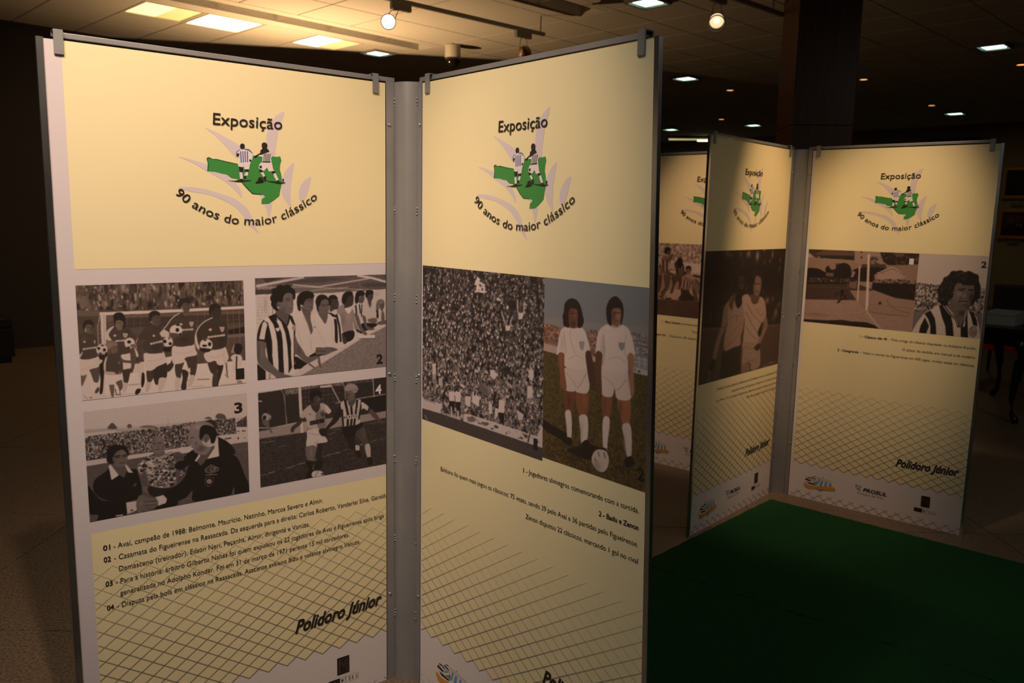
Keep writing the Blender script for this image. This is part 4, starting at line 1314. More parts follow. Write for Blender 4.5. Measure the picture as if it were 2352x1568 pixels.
art('embrace', 200, 300, [(137, 87), (1003, 45), (918, 1305), (45, 1555)], BRN, 7, 2)('''
p 7 0,0 1100,0 1100,1600 0,1600
p 12 130,500 1000,500 980,860 90,900
b 17 .6 260,500,150,200
b 66 .9 695,130,24,70
b 60 .8 600,110,30,50
b 70 .8 860,110,12,60
b 60 .8 830,180,10,30
b 50 .8 370,110,26,40
b 44 .8 410,130,14,30
b 50 .8 515,110,12,40
b 70 .8 770,65,24,16
b 50 .8 942,170,12,34
b 44 .8 935,270,10,50
b 34 .7 770,200,20,30
b 56 .8 800,610,34,50
b 60 .8 860,590,10,36
b 54 .8 895,740,30,70
b 44 .7 930,650,30,30
b 40 .7 870,800,16,50
b 34 .7 190,780,14,70
b 32 .7 220,560,8,80
b 34 .7 270,780,20,50
b 34 .7 180,660,20,30
b 34 .7 330,680,16,26
b 26 .7 410,480,8,60
b 36 .7 580,480,10,50
b 28 .7 540,210,10,50
b 34 .6 755,500,8,50
b 30 .6 795,480,8,30
b 34 .6 915,500,8,60
b 26 .5 830,700,10,80
p 34 90,915 480,905 960,862 950,900 480,950 85,960
p 27 85,950 480,935 950,885 918,1310 45,1560
g .12 2 85,950 480,935 950,885 918,1310 45,1560
b 60 .7 850,1290,70,14
b 60 .7 770,1330,50,12
s 9 330,1160 500,1100 505,1250 490,1418 298,1478 302,1300
s 48 528,1300 602,1308 602,1390 522,1415
s 60 545,1058 702,1060 722,1130 722,1320 660,1372 620,1368 620,1310 580,1290 526,1312 532,1180
c 44 7 560,1120 640,1140 700,1090
c 44 7 560,1240 620,1280 700,1230
s 50 330,700 390,620 385,760 345,920 302,1020 242,1262 203,1257 238,1080 298,900
l 16 7 300,905 342,920
s 58 388,620 450,545 532,570 560,700 545,880 515,1000 506,1100 430,1130 340,1168 332,1050 368,850
c 40 7 380,830 450,780 520,790
c 42 6 400,1000 480,900 520,850
c 42 6 360,1120 440,1050 500,960
l 34 6 470,790 470,850
s 8 455,560 500,530 532,560 532,640 492,702 458,660
c 60 7 448,560 455,660 490,705 530,650
s 8 478,430 468,320 500,262 540,250 572,300 578,400 557,500 512,545 482,490
s 19 490,370 520,345 552,355 556,460 520,500 492,470
l 5 10 498,420 550,420
b 32 .5 520,450,14,20
s 30 385,650 430,548 462,555 438,640 420,722 400,700
l 14 5 405,650 420,700
s 66 525,590 590,545 640,600 720,568 772,612 792,760 762,832 722,900 722,1000 702,1062 560,1072 540,1050 556,800
c 44 8 580,640 640,760 740,860
c 44 8 570,740 640,880 710,980
c 44 7 570,900 640,1000 700,1040
c 46 6 680,700 740,780 760,740
c 50 6 620,600 660,650 700,640
s 32 620,560 650,540 718,560 694,640 640,644
s 46 655,420 680,348 732,368 738,450 717,540 682,562 652,512
l 8 9 660,432 695,430
l 8 9 705,432 732,430
b 30 .6 665,480,14,40
l 16 6 670,518 710,516
b 60 .5 700,470,10,30
s 11 648,400 636,330 660,285 702,273 742,305 748,385 728,362 682,342 668,400 660,430
s 50 760,832 792,790 807,880 772,980 722,1090 698,1092 722,1000 760,900
s 6 700,960 735,880 740,960 715,1010
s 14 660,1130 710,1080 722,1130 692,1162
s 10 165,1380 200,1265 238,1285 200,1385
l 60 6 178,1385 165,1520
''')
art('goalmouth', 270, 190, [(140, 57), (2117, 140), (2010, 1547), (50, 1357)], BRN, 8, 1)('''
p 58 0,0 2200,0 2200,1600 0,1600
p 22 140,50 960,80 960,260 200,200 140,150
p 56 130,190 560,200 1060,280 1060,400 880,560 110,430
p 34 200,170 420,70 600,85 960,110 950,180
p 14 205,165 940,180 940,255 230,210
p 72 130,130 220,170 200,210 130,200
n 40 76 14 10 .6 140,120 240,170 560,240 760,220 560,250 140,210
p 60 960,90 1190,105 1410,112 1400,335 1070,365 960,270
e 14 1082,118,16,16
e 14 1082,208,16,18
e 20 1260,240,26,20
n 16 40 14 14 1.4 1230,200 1400,200 1400,330 1230,340
p 12 1415,118 2118,140 2100,345 1740,350 1560,345 1470,280
n 9 34 24 18 1.0 1415,118 2118,140 2100,345 1740,350 1470,280
p 34 1650,120 1850,130 1850,190 1700,200
p 26 1090,330 1510,330 1540,400 1320,520 1330,640 1060,640
s 8 110,410 300,405 440,470 440,420 462,375 500,360 540,420 620,412 640,330 720,315 800,308 892,382 885,560 600,600 110,590
p 34 610,312 680,310 680,340 620,345
p 12 108,555 1030,560 1040,700 100,700
n 8 60 9 8 .9 108,570 1030,580 1030,650 105,640
p 44 448,478 590,488 590,545 455,538
l 28 6 450,505 590,515
s 9 925,450 1062,392 1500,398 1300,520 1320,640 960,600 980,470
p 24 95,680 1040,690 1290,780 1290,1000 1000,970 80,955
g .15 3 95,680 1040,690 1290,780 1000,970 80,955
l 40 5 100,720 1020,760
l 44 8 845,580 845,770
l 26 8 232,610 232,750
p 44 870,640 1010,640 1000,760 870,740
p 58 880,795 1300,800 2040,970 2030,1240 1210,1190 1010,980
p 66 1365,590 1370,490 1500,440 1640,388 1870,515 1870,585 1700,600
l 86 8 1360,490 1640,380 1880,520
l 20 6 1380,505 1640,402 1860,520
p 54 1560,350 1770,345 2100,335 2072,670 1900,560 1760,420
n 10 60 22 12 1.6 1290,610 1700,590 2065,620 2065,690 1300,650
p 9 1290,655 2068,685 2042,975 1700,930 1270,775
l 22 5 1560,680 1700,880
l 24 6 1940,700 2045,860
g .2 3 1290,655 2068,685 2042,975 1270,775
p 62 80,955 1000,980 1180,1180 1450,1495 60,1330
g .1 3 80,955 1000,980 1180,1180 1450,1495 60,1330
p 60 1210,1190 2030,1240 2010,1550 1440,1495 1190,1180
g .1 3 1210,1190 2030,1240 2010,1550 1440,1495
b 48 .6 300,1230,260,40
p 12 50,1362 60,1310 250,1325 500,1335 760,1325 900,1352 1050,1360 1200,1372 1330,1420 1445,1497
n 6 22 12 12 1.5 50,1362 60,1318 760,1335 1200,1380 1445,1497
l 34 4 1245,190 1640,210 1760,400 2040,860
l 34 4 1300,200 1480,500
c 28 6 1530,940 1600,1050 1720,1140 1950,1200
c 24 6 1240,1180 1500,1220 1950,1260
l 36 4 1240,1040 2020,1120
l 34 4 850,780 920,880 980,970
p 82 1040,370 1068,370 1036,990 1010,990
p 86 1195,148 1235,148 1226,600 1216,1050 1197,1162 1165,1152
l 74 26 1190,1172 1440,1492
s 8 715,800 745,785 778,795 770,850 740,880 718,850
s 12 620,900 640,835 690,830 650,870
s 10 680,900 740,880 830,900 800,960 720,965 690,930
c 66 7 685,900 700,940 760,910 770,950
s 10 650,1020 700,960 730,965 690,1018
l 40 8 800,920 850,900
e 18 1425,1022,30,24
''')
art('portrait', 175, 205, [(150, 60), (1328, 105), (1215, 1527), (60, 1405)], NEU, 9, 1)('''
p 82 0,0 1400,0 1400,1600 0,1600
p 70 100,560 500,600 1310,660 1265,1110 60,1055
n 14 84 20 18 3.0 100,560 500,600 620,620 1310,660 1265,1110 60,1055
p 46 58,1052 400,1040 300,1100 58,1400
p 44 1100,1080 1262,1100 1220,1530 1160,1500
s 42 640,900 760,980 882,1030 982,1000 962,1120 890,1330 850,1330 760,1110 650,1000
b 14 .7 900,1080,70,60
p 84 58,1405 148,1232 258,1082 368,1018 502,940 622,958 760,1102 852,1332 902,1332 962,1010 1052,1062 1150,1150 1202,1352 1215,1530
p 6 265,1088 365,1036 440,1170 462,1300 472,1445 370,1433 372,1300 330,1180
p 6 178,1415 208,1290 275,1152 347,1300 300,1428
p 6 503,940 575,945 700,1100 742,1250 767,1478 638,1468 620,1300 558,1140
p 6 883,1330 950,1310 985,1040 992,1200 1012,1505 885,1495
p 6 1008,1045 1085,1068 1150,1200 1162,1312 1088,1282 1050,1130
c 6 40 575,945 690,1090 800,1190 840,1310
c 84 13 572,948 680,1085 800,1185 832,1295
c 6 30 985,1000 960,1150 900,1320
c 82 12 990,1012 955,1150 920,1312
s 42 675,870 725,700 770,580 900,560 1080,620 1085,720 1065,860 1002,972 882,1022 760,982
b 62 .6 840,760,70,100
b 14 .8 1050,820,50,120
b 20 .6 960,950,70,30
b 22 .6 860,820,26,30
s 7 478,720 490,640 520,590 600,480 720,390 850,353 930,380 1002,362 1100,420 1172,540 1192,700 1192,820 1120,880 1030,965 1085,800 1085,620 1000,610 900,600 850,560 775,600 740,720 735,800 660,900 642,955 540,930 500,840
e 7 520,700,50,70
e 7 540,860,50,60
e 7 620,520,60,60
e 7 740,420,70,60
e 7 1100,480,70,70
e 7 1160,640,40,70
n 5 34 9 14 .5 500,850 490,640 600,480 850,370 1000,380 900,560 760,600 720,800 640,930
l 5 18 825,680 940,668
l 5 20 1000,685 1075,690
l 8 10 860,705 920,702
l 30 12 955,720 985,800 945,825
b 70 .6 940,780,20,40
l 10 12 830,880 905,884 985,880
l 66 7 860,905 950,908
l 30 8 700,900 760,980
e 66 1092,1400,78,108
e 48 1092,1400,60,86
e 66 1092,1400,48,72
n 30 70 10 10 1 1050,1340 1140,1340 1140,1460 1050,1460
''')
art('huddle', 150, 185, [(-152, 95), (988, 139), (900, 1478), (-170, 1350)], BRN, 10, 1)('''
p 74 -300,0 1200,0 1200,1600 -300,1600
n 42 86 14 24 2.2 -300,60 1200,100 1200,510 -300,510
p 84 300,430 1000,520 1000,660 300,640
p 60 -300,640 1000,700 1000,1170 -300,1100
p 72 200,980 700,900 850,1100 300,1120
p 30 -300,1100 100,1115 830,1165 1000,1170 1000,1600 -300,1600
g .2 2 -300,1100 830,1165 1000,1170 1000,1600 -300,1600
s 30 100,540 150,540 165,700 150,900 100,1000
l 76 16 120,560 128,690
s 34 195,700 300,690 310,800 280,930 210,1030 175,1100 150,1000 215,900
s 46 150,430 170,370 230,350 300,400 310,500 300,640 200,690 160,560
l 14 16 180,420 190,650
l 76 14 215,440 220,640
l 14 16 245,430 250,640
l 76 12 275,450 280,600
s 36 240,420 300,350 350,300 355,350 300,450
s 12 200,240 215,200 265,182 308,210 305,290 270,300 225,320 205,290
s 34 255,290 310,240 312,300 270,350
s 74 290,490 340,470 400,490 410,590 350,610 290,590
l 20 12 300,595 380,610
s 28 330,730 430,720 520,760 500,900 450,960 460,850 440,800 380,900 360,1000 310,1010 350,870
s 24 380,480 430,440 530,480 560,600 530,720 430,720 400,600
l 60 10 470,540 475,690
l 70 10 510,540 512,680
s 34 210,630 300,640 440,700 560,690 600,720 450,725 300,700
s 9 425,440 440,395 480,382 518,410 525,480 500,560 460,560 430,500
s 24 545,630 590,640 600,700 540,700
s 20 500,930 640,950 650,1010 760,1130 700,1150 460,1130 500,1030
s 62 540,720 600,680 680,680 720,720 680,850 650,950 530,940 510,850
l 14 18 560,770 545,930
l 14 18 620,780 600,950
l 14 16 670,800 640,940
s 48 560,720 700,780 780,750 760,800 680,830 560,790
s 14 690,830 740,810 760,880 700,880
s 46 750,760 850,870 850,1020 800,1040 760,980 690,940 680,890
l 20 12 760,790 850,890
s 34 690,940 760,980 800,1150 740,1140
s 44 595,590 640,560 675,600 660,670 600,670
s 10 580,560 610,530 655,530 680,570 680,620 650,570 600,580 590,640
l 14 7 610,590 660,590
s 18 720,690 860,720 860,750 720,720
l 16 20 110,1060 190,1100
l 14 26 240,1110 330,1110
''')
art('second', 60, 60, [(0, 0), (400, 0), (400, 400), (0, 400)], NEU, 11, 1)('''
p 70 0,0 400,0 400,400 0,400
n 20 80 14 20 2 0,0 400,0 400,200 0,200
p 34 0,220 400,220 400,400 0,400
s 12 180,120 220,120 225,170 175,170
s 80 150,170 250,170 270,320 130,320
''')
art('oilhead', 110, 90, [(0, 0), (470, 0), (470, 520), (0, 520)], NEU, 12, 2)('''
p #4a3410 -20,-20 500,-20 500,540 -20,540
b #8a6a26 .8 150,150,130,160
b #8a6420 .6 420,160,60,160
s #2a1c10 -10,540 30,380 100,300 190,250 260,240 380,240 470,270 500,540
s #7a4420 195,80 230,60 320,70 340,130 330,200 290,240 240,220 210,160
b #b87830 .7 240,110,30,30
b #5a2410 .7 290,180,40,40
s #1a1008 165,90 190,60 240,50 310,50 360,80 370,130 350,170 335,120 300,72 220,72 195,110 180,120
s #a08868 230,240 270,270 310,240 320,300 280,330 240,290
s #140c08 262,300 288,300 296,420 256,420
l #3a1c0c 8 215,120 250,118
l #3a1c0c 8 280,122 315,120
''')
art('darkhead', 110, 90, [(0, 0), (350, 0), (350, 520), (0, 520)], NEU, 13, 2)('''
p #1c1206 -20,-20 400,-20 400,540 -20,540
b #33220c .8 180,160,130,120
s #0c0805 -10,540 30,400 90,330 180,300 260,290 350,320 400,540
s #4a2c10 180,130 220,90 280,100 300,170 280,250 240,290 200,250
b #6a4418 .5 230,140,30,40
s #5a4a2c 210,340 250,360 270,340 265,430 240,440
''')
from mathutils.geometry import tessellate_polygon
def crowd_photo(A):
    """terraces packed with cheering supporters, painted figure by figure"""
    R = np.random.RandomState(7)
    A.poly('9', [(0, 0), (1010, 0), (1010, 1600), (0, 1600)])
    A.run('n 5 40 9 16 1.6 0,0 1010,90 1010,1500 0,1250')
    figs = []
    for _ in range(2350):
        x = R.uniform(5, 1000); t = R.rand()**.9; y = 25+.09*x+t*(1130+.16*x)
        figs.append((t, x, y))
    figs.sort()
    for t, x, y in figs:
        s = 5.2+8.5*t**1.6+R.uniform(-1, 1.5); tone = R.choice([84, 72, 60, 44, 28, 12, 9], p=[.23, .15, .14, .14, .12, .12, .10]) if t < .97 else 70
        if x < 250 and t < .4: tone = min(88, tone*1.15)
        sk = R.uniform(44, 72)
        if R.rand() < .6:
            for sd in (-1, 1):
                if R.rand() < .7: A.line(sk, s*.42, [(x+sd*s*.45, y+s*1.6), (x+sd*s*(.7+R.rand()*.5), y+s*.6), (x+sd*s*R.uniform(.2, 1.1), y-s*R.uniform(.5, 2.0))])
        A.poly(tone, [(x-s*.6, y+s*1.2), (x+s*.6, y+s*1.2), (x+s*.5, y+s*3.4), (x-s*.5, y+s*3.4)], True)
        if t > .55: A.poly(R.choice([10, 14, 30, 60]), [(x-s*.5, y+s*3.2), (x+s*.5, y+s*3.2), (x+s*.45, y+s*6), (x+s*.05, y+s*4), (x-s*.4, y+s*6)])
        A.ell(sk, x, y+s*.5, s*.38, s*.62); A.ell(8, x, y+s*.15, s*.38, s*.36)
    A.run('''
b 6 .85 745,350,55,60
b 6 .7 700,860,60,30
b 7 .7 420,640,20,30
e 84 628,297,11,14
e 78 702,360,10,16
p 84 460,150 522,182 520,252 450,240
n 10 84 6 8 1 470,170 510,190 510,240 465,230
p 84 436,186 462,120 486,145 455,190
l 70 9 780,300 782,380 800,430
l 70 9 832,320 830,390 810,430
p 84 785,400 830,400 820,450 795,450
l 66 9 655,400 690,490
l 66 9 740,430 722,500
p 84 685,500 728,500 722,540 690,540
p 84 100,810 128,812 130,900 100,900
l 66 12 108,900 110,970
l 66 12 124,900 128,975
p 74 152,925 186,928 180,990 150,990
l 60 5 128,900 130,1120
l 60 6 345,1100 345,1260
l 60 5 570,1180 570,1270
l 60 5 625,960 628,1120
l 60 6 815,1200 817,1330
l 60 5 915,1000 916,1140
l 60 5 375,900 377,1020
p 84 862,968 905,968 905,1062 862,1065
l 56 12 840,945 862,975
l 56 12 905,945 900,975
p 84 870,840 915,845 908,920 880,915
p 84 565,850 600,850 625,890 600,930 570,900
p 70 690,930 750,975 745,1000 705,970
l 50 30 500,980 570,1030
s 40 480,960 540,1000 560,1060 500,1040
p 10 235,1110 282,1110 280,1170 260,1240 240,1170
p 10 288,1115 332,1115 325,1200 300,1190
p 86 235,1035 278,1030 284,1112 240,1112
p 86 286,1032 334,1030 330,1116 288,1118
p 86 425,1032 455,1048 486,1078 478,1152 425,1112
p 86 640,1085 688,1092 684,1192 634,1188
p 9 640,1190 684,1194 680,1290 650,1280
l 80 12 255,1160 262,1240
l 80 12 310,1190 312,1260
l 60 14 660,1280 665,1360
p 84 365,1068 415,1068 410,1150 370,1140
p 84 560,1115 585,1120 590,1200 560,1205
p 82 790,1165 836,1200 830,1240 790,1240
p 86 610,1150 635,1160 630,1220 608,1250
p 84 15,1098 186,1140 166,1215 15,1178
p 28 15,1180 166,1216 350,1272 988,1458 988,1600 15,1300
g .25 2 15,1180 166,1216 350,1272 988,1458 988,1600 15,1300
p 84 370,1206 560,1256 990,1382 990,1460 350,1270
n 30 80 12 10 .5 380,1216 560,1266 980,1390 980,1440 370,1266
s 46 385,1235 440,1240 450,1265 410,1275
s 40 500,1270 560,1280 540,1300 510,1290
s 84 940,1380 975,1290 990,1300 985,1380
l 70 7 40,1235 58,1275
l 12 7 885,1355 872,1420
''')
PHOTO = {}
def photo_mesh(name):
    """grid mesh in the unit square (x right, z up) carrying the painted tones as point colours"""
    w, h, corners, tint, seed, blur, grain, txt = ARTS[name]
    A = Art(w, h, corners, tint, seed)
    if txt == '@crowd': crowd_photo(A)
    else: A.run(txt)
    im = A.finish(blur, grain)
    me = bpy.data.meshes.new('photograph')
    X, Y = np.meshgrid(np.linspace(0, 1, w), np.linspace(1, 0, h))
    co = np.zeros((w*h, 3), np.float32); co[:, 0] = X.ravel(); co[:, 2] = Y.ravel()
    me.vertices.add(w*h); me.vertices.foreach_set('co', co.ravel())
    i = np.arange(w*h).reshape(h, w)
    q = np.stack([i[1:, :-1], i[1:, 1:], i[:-1, 1:], i[:-1, :-1]], -1).reshape(-1, 4)
    n = len(q)
    me.loops.add(n*4); me.loops.foreach_set('vertex_index', q.ravel().astype(np.int32))
    me.polygons.add(n); me.polygons.foreach_set('loop_start', np.arange(0, n*4, 4, dtype=np.int32))
    try: me.polygons.foreach_set('loop_total', np.full(n, 4, np.int32))
    except Exception: pass
    me.update(calc_edges=True)
    at = me.color_attributes.new('print', 'FLOAT_COLOR', 'POINT')
    c = np.ones((w*h, 4), np.float32); c[:, :3] = im.reshape(-1, 3); at.data.foreach_set('color', c.ravel())
    me.materials.append(M_['photo']); return me

# ---------------------------------------------------------------- lettering
def text_mesh(s, bold=0., shear=0., spacing=1.):
    cu = bpy.data.curves.new('lettering', 'FONT'); cu.body = s; cu.size = 1; cu.offset = bold; cu.shear = shear; cu.space_character = spacing
    cu.resolution_u = 3;
    o = bpy.data.objects.new('tmp', cu); COL.objects.link(o)
    dg = bpy.context.evaluated_depsgraph_get(); me = bpy.data.meshes.new_from_object(o.evaluated_get(dg))
    n = len(me.vertices); v = np.zeros(n*3, np.float32); me.vertices.foreach_get('co', v); v = v.reshape(-1, 3)[:, :2].copy()
    f = [tuple(p.vertices) for p in me.polygons]
    bpy.data.objects.remove(o, do_unlink=True); bpy.data.meshes.remove(me); bpy.data.curves.remove(cu)
    return v, f
CAPH = {}
def cap_of(bold, shear=0):
    k = round(bold, 3)
    if k not in CAPH: v, _ = text_mesh('E', bold); CAPH[k] = (v[:, 1].min(), v[:, 1].max())
    return CAPH[k]

# ---------------------------------------------------------------- display stands
# Layout coordinates of one poster: u to the right along the board, v up from the floor, in metres.
class Poster:
    """writes flat prints on the board; depth order by thin layers in front of the board face"""
    def __init__(s, board, warp=lambda u, v: (u, v)): s.b = board; s.warp = warp; s.layer = {}
    def put(s, name, verts, faces, m, z=1, label=None, raw=False):
        P = [s.warp(u, v) for u, v in verts] if not raw else verts
        o = mesh_obj(name, [(u, -.0004*z, v) for u, v in P], faces, m, s.b)
        if label: o['label'] = label
        return o
    def quad(s, name, u0, u1, v0, v1, m, z=1, label=None):
        return s.put(name, [(u0, v0), (u1, v0), (u1, v1), (u0, v1)], [(0, 1, 2, 3)], m, z, label)
    def polys(s, name, plist, m, z, label=None):
        vs, fs = [], []
        for P in plist:
            W = [s.warp(*q) for q in P]; n = len(vs); vs += [(u, -.0004*z, v) for u, v in W]
            for t in tessellate_polygon([[Vector((u, v, 0)) for u, v in W]]): fs.append(tuple(i+n for i in t))
        o = mesh_obj(name, vs, fs, m, s.b)
        if label: o['label'] = label
        return o
    def text(s, parts, v0, cap, u0=None, u1=None, name='caption', m=None, z=4, label=None, shear=0., rise=0., clip=None):
        """parts: [(string, bold)], fitted between u0 and u1 on baseline v0"""
        x = 0; vs, fs = [], []
        for t, b in parts:
            v, f = text_mesh(t, b, shear); c0, c1 = cap_of(b)
            sp = .25 if t.startswith(' ') else 0
            wv, _ = text_mesh(t.rstrip()+'|', b); w0, _ = text_mesh('|', b)
            adv = wv[:, 0].max()-(w0[:, 0].max()-w0[:, 0].min())*1.0
            n = len(vs)
            for px, py in v: vs.append((px+x, (py-c0)/(c1-c0)))
            fs += [tuple(i+n for i in q) for q in f]; x += adv+.20
        a = np.array(vs); w = a[:, 0].max()-a[:, 0].min(); a[:, 0] -= a[:, 0].min()
        if u0 is None: u0 = u1-w*cap/.73
        if u1 is None: u1 = u0+w*cap/.73
        k = (u1-u0)/w
        P = [(u0+p[0]*k, v0+p[1]*cap+rise*p[0]/w) for p in a]
        if clip:
            ok = [all(P[i][0] < clip for i in q) for q in fs]; fs = [q for q, o_ in zip(fs, ok) if o_]
        return s.put(name, P, fs, m or M_['ink'], z, label)
    def arc(s, string, line, cap, bold, name, m, z=5):
        v, f = text_mesh(string, bold, .06); c0, c1 = cap_of(bold)
        L = np.array(line); seg = np.hypot(*(L[1:]-L[:-1]).T); cum = np.r_[0, np.cumsum(seg)]; T = cum[-1]
        w = v[:, 0].max()-v[:, 0].min(); xs = (v[:, 0]-v[:, 0].min())/w*T; ys = (v[:, 1]-c0)/(c1-c0)*cap
        P = []
        for x, y in zip(xs, ys):
            px = np.interp(x, cum, L[:, 0]); py = np.interp(x, cum, L[:, 1])
            e = T*.02; dx = np.interp(x+e, cum, L[:, 0])-np.interp(x-e, cum, L[:, 0]); dy = np.interp(x+e, cum, L[:, 1])-np.interp(x-e, cum, L[:, 1])
            d = math.hypot(dx, dy); P.append((px-dy/d*y, py+dx/d*y))
        return s.put(name, P, f, m, z)
    def photo(s, key, u0, u1, v0, v1, label):
        if key not in PHOTO: PHOTO[key] = photo_mesh(key)
        me = PHOTO[key].copy(); n = len(me.vertices); co = np.zeros(n*3, np.float32); me.vertices.foreach_get('co', co); co = co.reshape(-1, 3)
        u = u0+(u1-u0)*co[:, 0]; v = v0+(v1-v0)*co[:, 2]
        u, v = s.warp(u, v); co[:, 0] = u; co[:, 2] = v; co[:, 1] = -.0004*2
        me.vertices.foreach_set('co', co.ravel()); me.update()
        o = bpy.data.objects.new('photograph', me); COL.objects.link(o); o.parent = s.b; o['label'] = label; return o

# the exhibition emblem, drawn once in poster coordinates
LS = 4.9
def build_logo_table():
    g = lambda t: [tuple(map(float, q.split(','))) for q in t.split()]
    T = {}
    T['leaf'] = [smooth(g(t), 4) for t in (
        '1333,132 1240,180 1185,260 1150,340 1135,430 1140,540 1160,640 1225,640 1240,540 1262,400 1275,320 1310,230',
        '437,305 560,400 660,500 740,590 800,650 840,600 850,545 800,490 700,430 560,355',
        '150,636 300,700 400,760 470,800 560,850 690,930 800,1030 850,1098 852,1030 800,940 700,850 560,760 440,715 300,670',
        '150,982 300,1030 480,1060 640,1120 780,1200 900,1330 960,1420 1050,1500 1000,1400 960,1290 900,1200 780,1110 640,1060 480,1010 300,978',
        '1447,705 1380,760 1330,840 1305,940 1310,1050 1350,1130 1400,1195 1412,1190 1405,1100 1410,960 1430,820',
        '1637,865 1570,900 1520,970 1500,1040 1505,1110 1530,1150 1560,1130 1590,1060 1620,960',
        '1115,1175 1135,1230 1155,1310 1170,1300 1190,1230 1195,1150 1150,1160')]
    T['leaf'].append(g('1060,1062 1112,1058 1128,1085 1085,1110'))
    T['green'] = [g('460,650 490,640 530,662 570,660 630,675 690,690 740,712 790,716 812,720 830,770 850,800 900,760 950,700 985,625 1040,625 1090,640 1100,690 1180,660 1200,632 1250,638 1290,632 1304,680 1290,720 1285,780 1300,830 1310,900 1303,960 1290,1010 1280,1075 1220,1125 1160,1166 1078,1166 1082,1115 1122,1085 1085,1058 980,1045 920,985 860,920 800,885 740,875 690,835 640,828 570,808 470,798 478,710')]
    T['gdark'] = [g('460,650 490,640 530,662 570,660 690,690 812,716 812,722 690,698 570,668 530,670 490,650 472,668 484,720 478,796 468,800 474,712'),
                  g('860,920 920,985 980,1045 1085,1058 1085,1064 975,1053 912,992 855,925')]
    T['white'] = [g('790,605 830,560 890,548 950,565 985,600 972,680 948,720 940,775 890,780 880,700 840,695 830,640'),
                  g('820,700 880,700 882,750 850,758 820,745'), g('828,808 862,805 870,890 838,890'), g('900,808 930,805 925,840 900,880 882,850'),
                  g('1095,600 1170,585 1190,680 1210,780 1225,795 1165,805 1140,760 1105,798 1045,765 1055,720 1085,690'),
                  g('1062,808 1095,805 1118,850 1105,870'), g('1208,822 1235,815 1275,905 1245,905 1220,860'), g('1020,625 1085,612 1095,640 1025,628')]
    T['black'] = [smooth(g('862,487 886,500 888,530 875,548 848,545 836,525 840,500'), 3), smooth(g('1108,475 1138,490 1142,520 1130,550 1095,552 1082,525 1082,490'), 3),
                  g('990,635 1065,592 1065,565 1090,545 1150,550 1168,580 1110,600 1060,612 1005,648'),
                  g('805,600 828,598 828,620 805,635 792,620'), g('940,665 968,672 960,695 942,690'),
                  g('822,748 878,755 868,808 832,810'), g('888,778 936,785 928,808 893,806'), g('880,850 912,848 902,880 878,882'), g('838,885 868,885 866,902 838,902'),
                  g('1050,780 1100,795 1080,815 1055,805'), g('1192,800 1228,795 1235,820 1200,828'), g('1098,862 1128,850 1132,905 1112,915'), g('1245,905 1272,898 1280,920 1248,925'),
                  smooth(g('690,902 760,905 830,898 900,900 970,903 900,912 840,918 760,912'), 3), smooth(g('1012,925 1040,905 1110,918 1060,932 1015,934'), 3),
                  smooth(g('1130,908 1200,912 1280,920 1350,928 1280,940 1230,930'), 3),
                  [(1068+32*math.cos(t), 895+30*math.sin(t)) for t in np.linspace(0, 6.28, 16, endpoint=False)],
                  g('1080,690 1188,690 1170,702 1085,700'), g('1312,885 1330,885 1325,918 1312,915')]
    for k in range(5):
        x = 1098+k*17; T['black'].append(g('%d,602 %d,600 %d,690 %d,690' % (x+6, x+14, x+8-k, x-k)))
    T['black'].append(g('1055,740 1082,735 1080,768 1055,762'))
    T['blue'] = [g('%d,575 %d,573 %d,698 %d,696' % (836+k*25, 848+k*25, 856+k*24, 844+k*24)) for k in range(4)]
    T['blue'].append(g('880,545 940,552 985,600 975,598 930,566 885,555'))
    T['blue'].append(g('788,605 800,575 835,552 835,560 806,582 795,610'))
    return T
_src = [(380, 230), (760, 230), (760, 550), (380, 550)]
_dst = [(.2514, (1.88245+.0312)/1.0132), (.7244, (1.9300+.0312)/1.0132), (.7188, (1.51735+.0312)/1.0132), (.2364, (1.51735+.0312)/1.0132)]
HL = homog(_src, _dst)
LOGO = {k: [happly(HL, np.asarray(P)/LS+np.array((380, 230))) for P in v] for k, v in build_logo_table().items()}
def lp(t): return happly(HL, np.array([tuple(map(float, q.split(','))) for q in t.split()])/LS+np.array((380, 230)))
TITLE = lp('530,272 700,286 870,300 1010,310 1150,322 1312,330')
MOTTO = lp('100,1052 150,1100 215,1150 275,1192 340,1228 430,1280 510,1316 600,1345 700,1378 800,1394 950,1403 1060,1402 1160,1390 1230,1372 1330,1340 1400,1306 1480,1262 1560,1215 1630,1168 1712,1105')
def logo(P):
    P.polys('emblem_leaves', LOGO['leaf'], M_['leaf'], 2, 'pale lilac leaf blades behind the emblem')
    P.polys('emblem_map', LOGO['green'], M_['green'], 3, 'green map silhouette')
    P.polys('emblem_map_rim', LOGO['gdark'], M_['gdark'], 4)
    P.polys('emblem_players', LOGO['white'], M_['footer'], 5, 'two players seen from behind in striped shirts')
    P.polys('emblem_players', LOGO['black'], M_['ink'], 6)
    P.polys('emblem_players', LOGO['blue'], M_['blue'], 6)
    P.arc('Exposição', TITLE, .0305, .006, 'title_lettering', M_['ink'], 7)
    P.arc('90 anos do maior clássico', MOTTO, .0235, .004, 'motto_lettering', M_['ink'], 7)
UZ, PU = .1227, .0610
def lerp(a, b, t): return tuple(x+(y-x)*t for x, y in zip(a, b))
NETC = (.17, .135, .14)
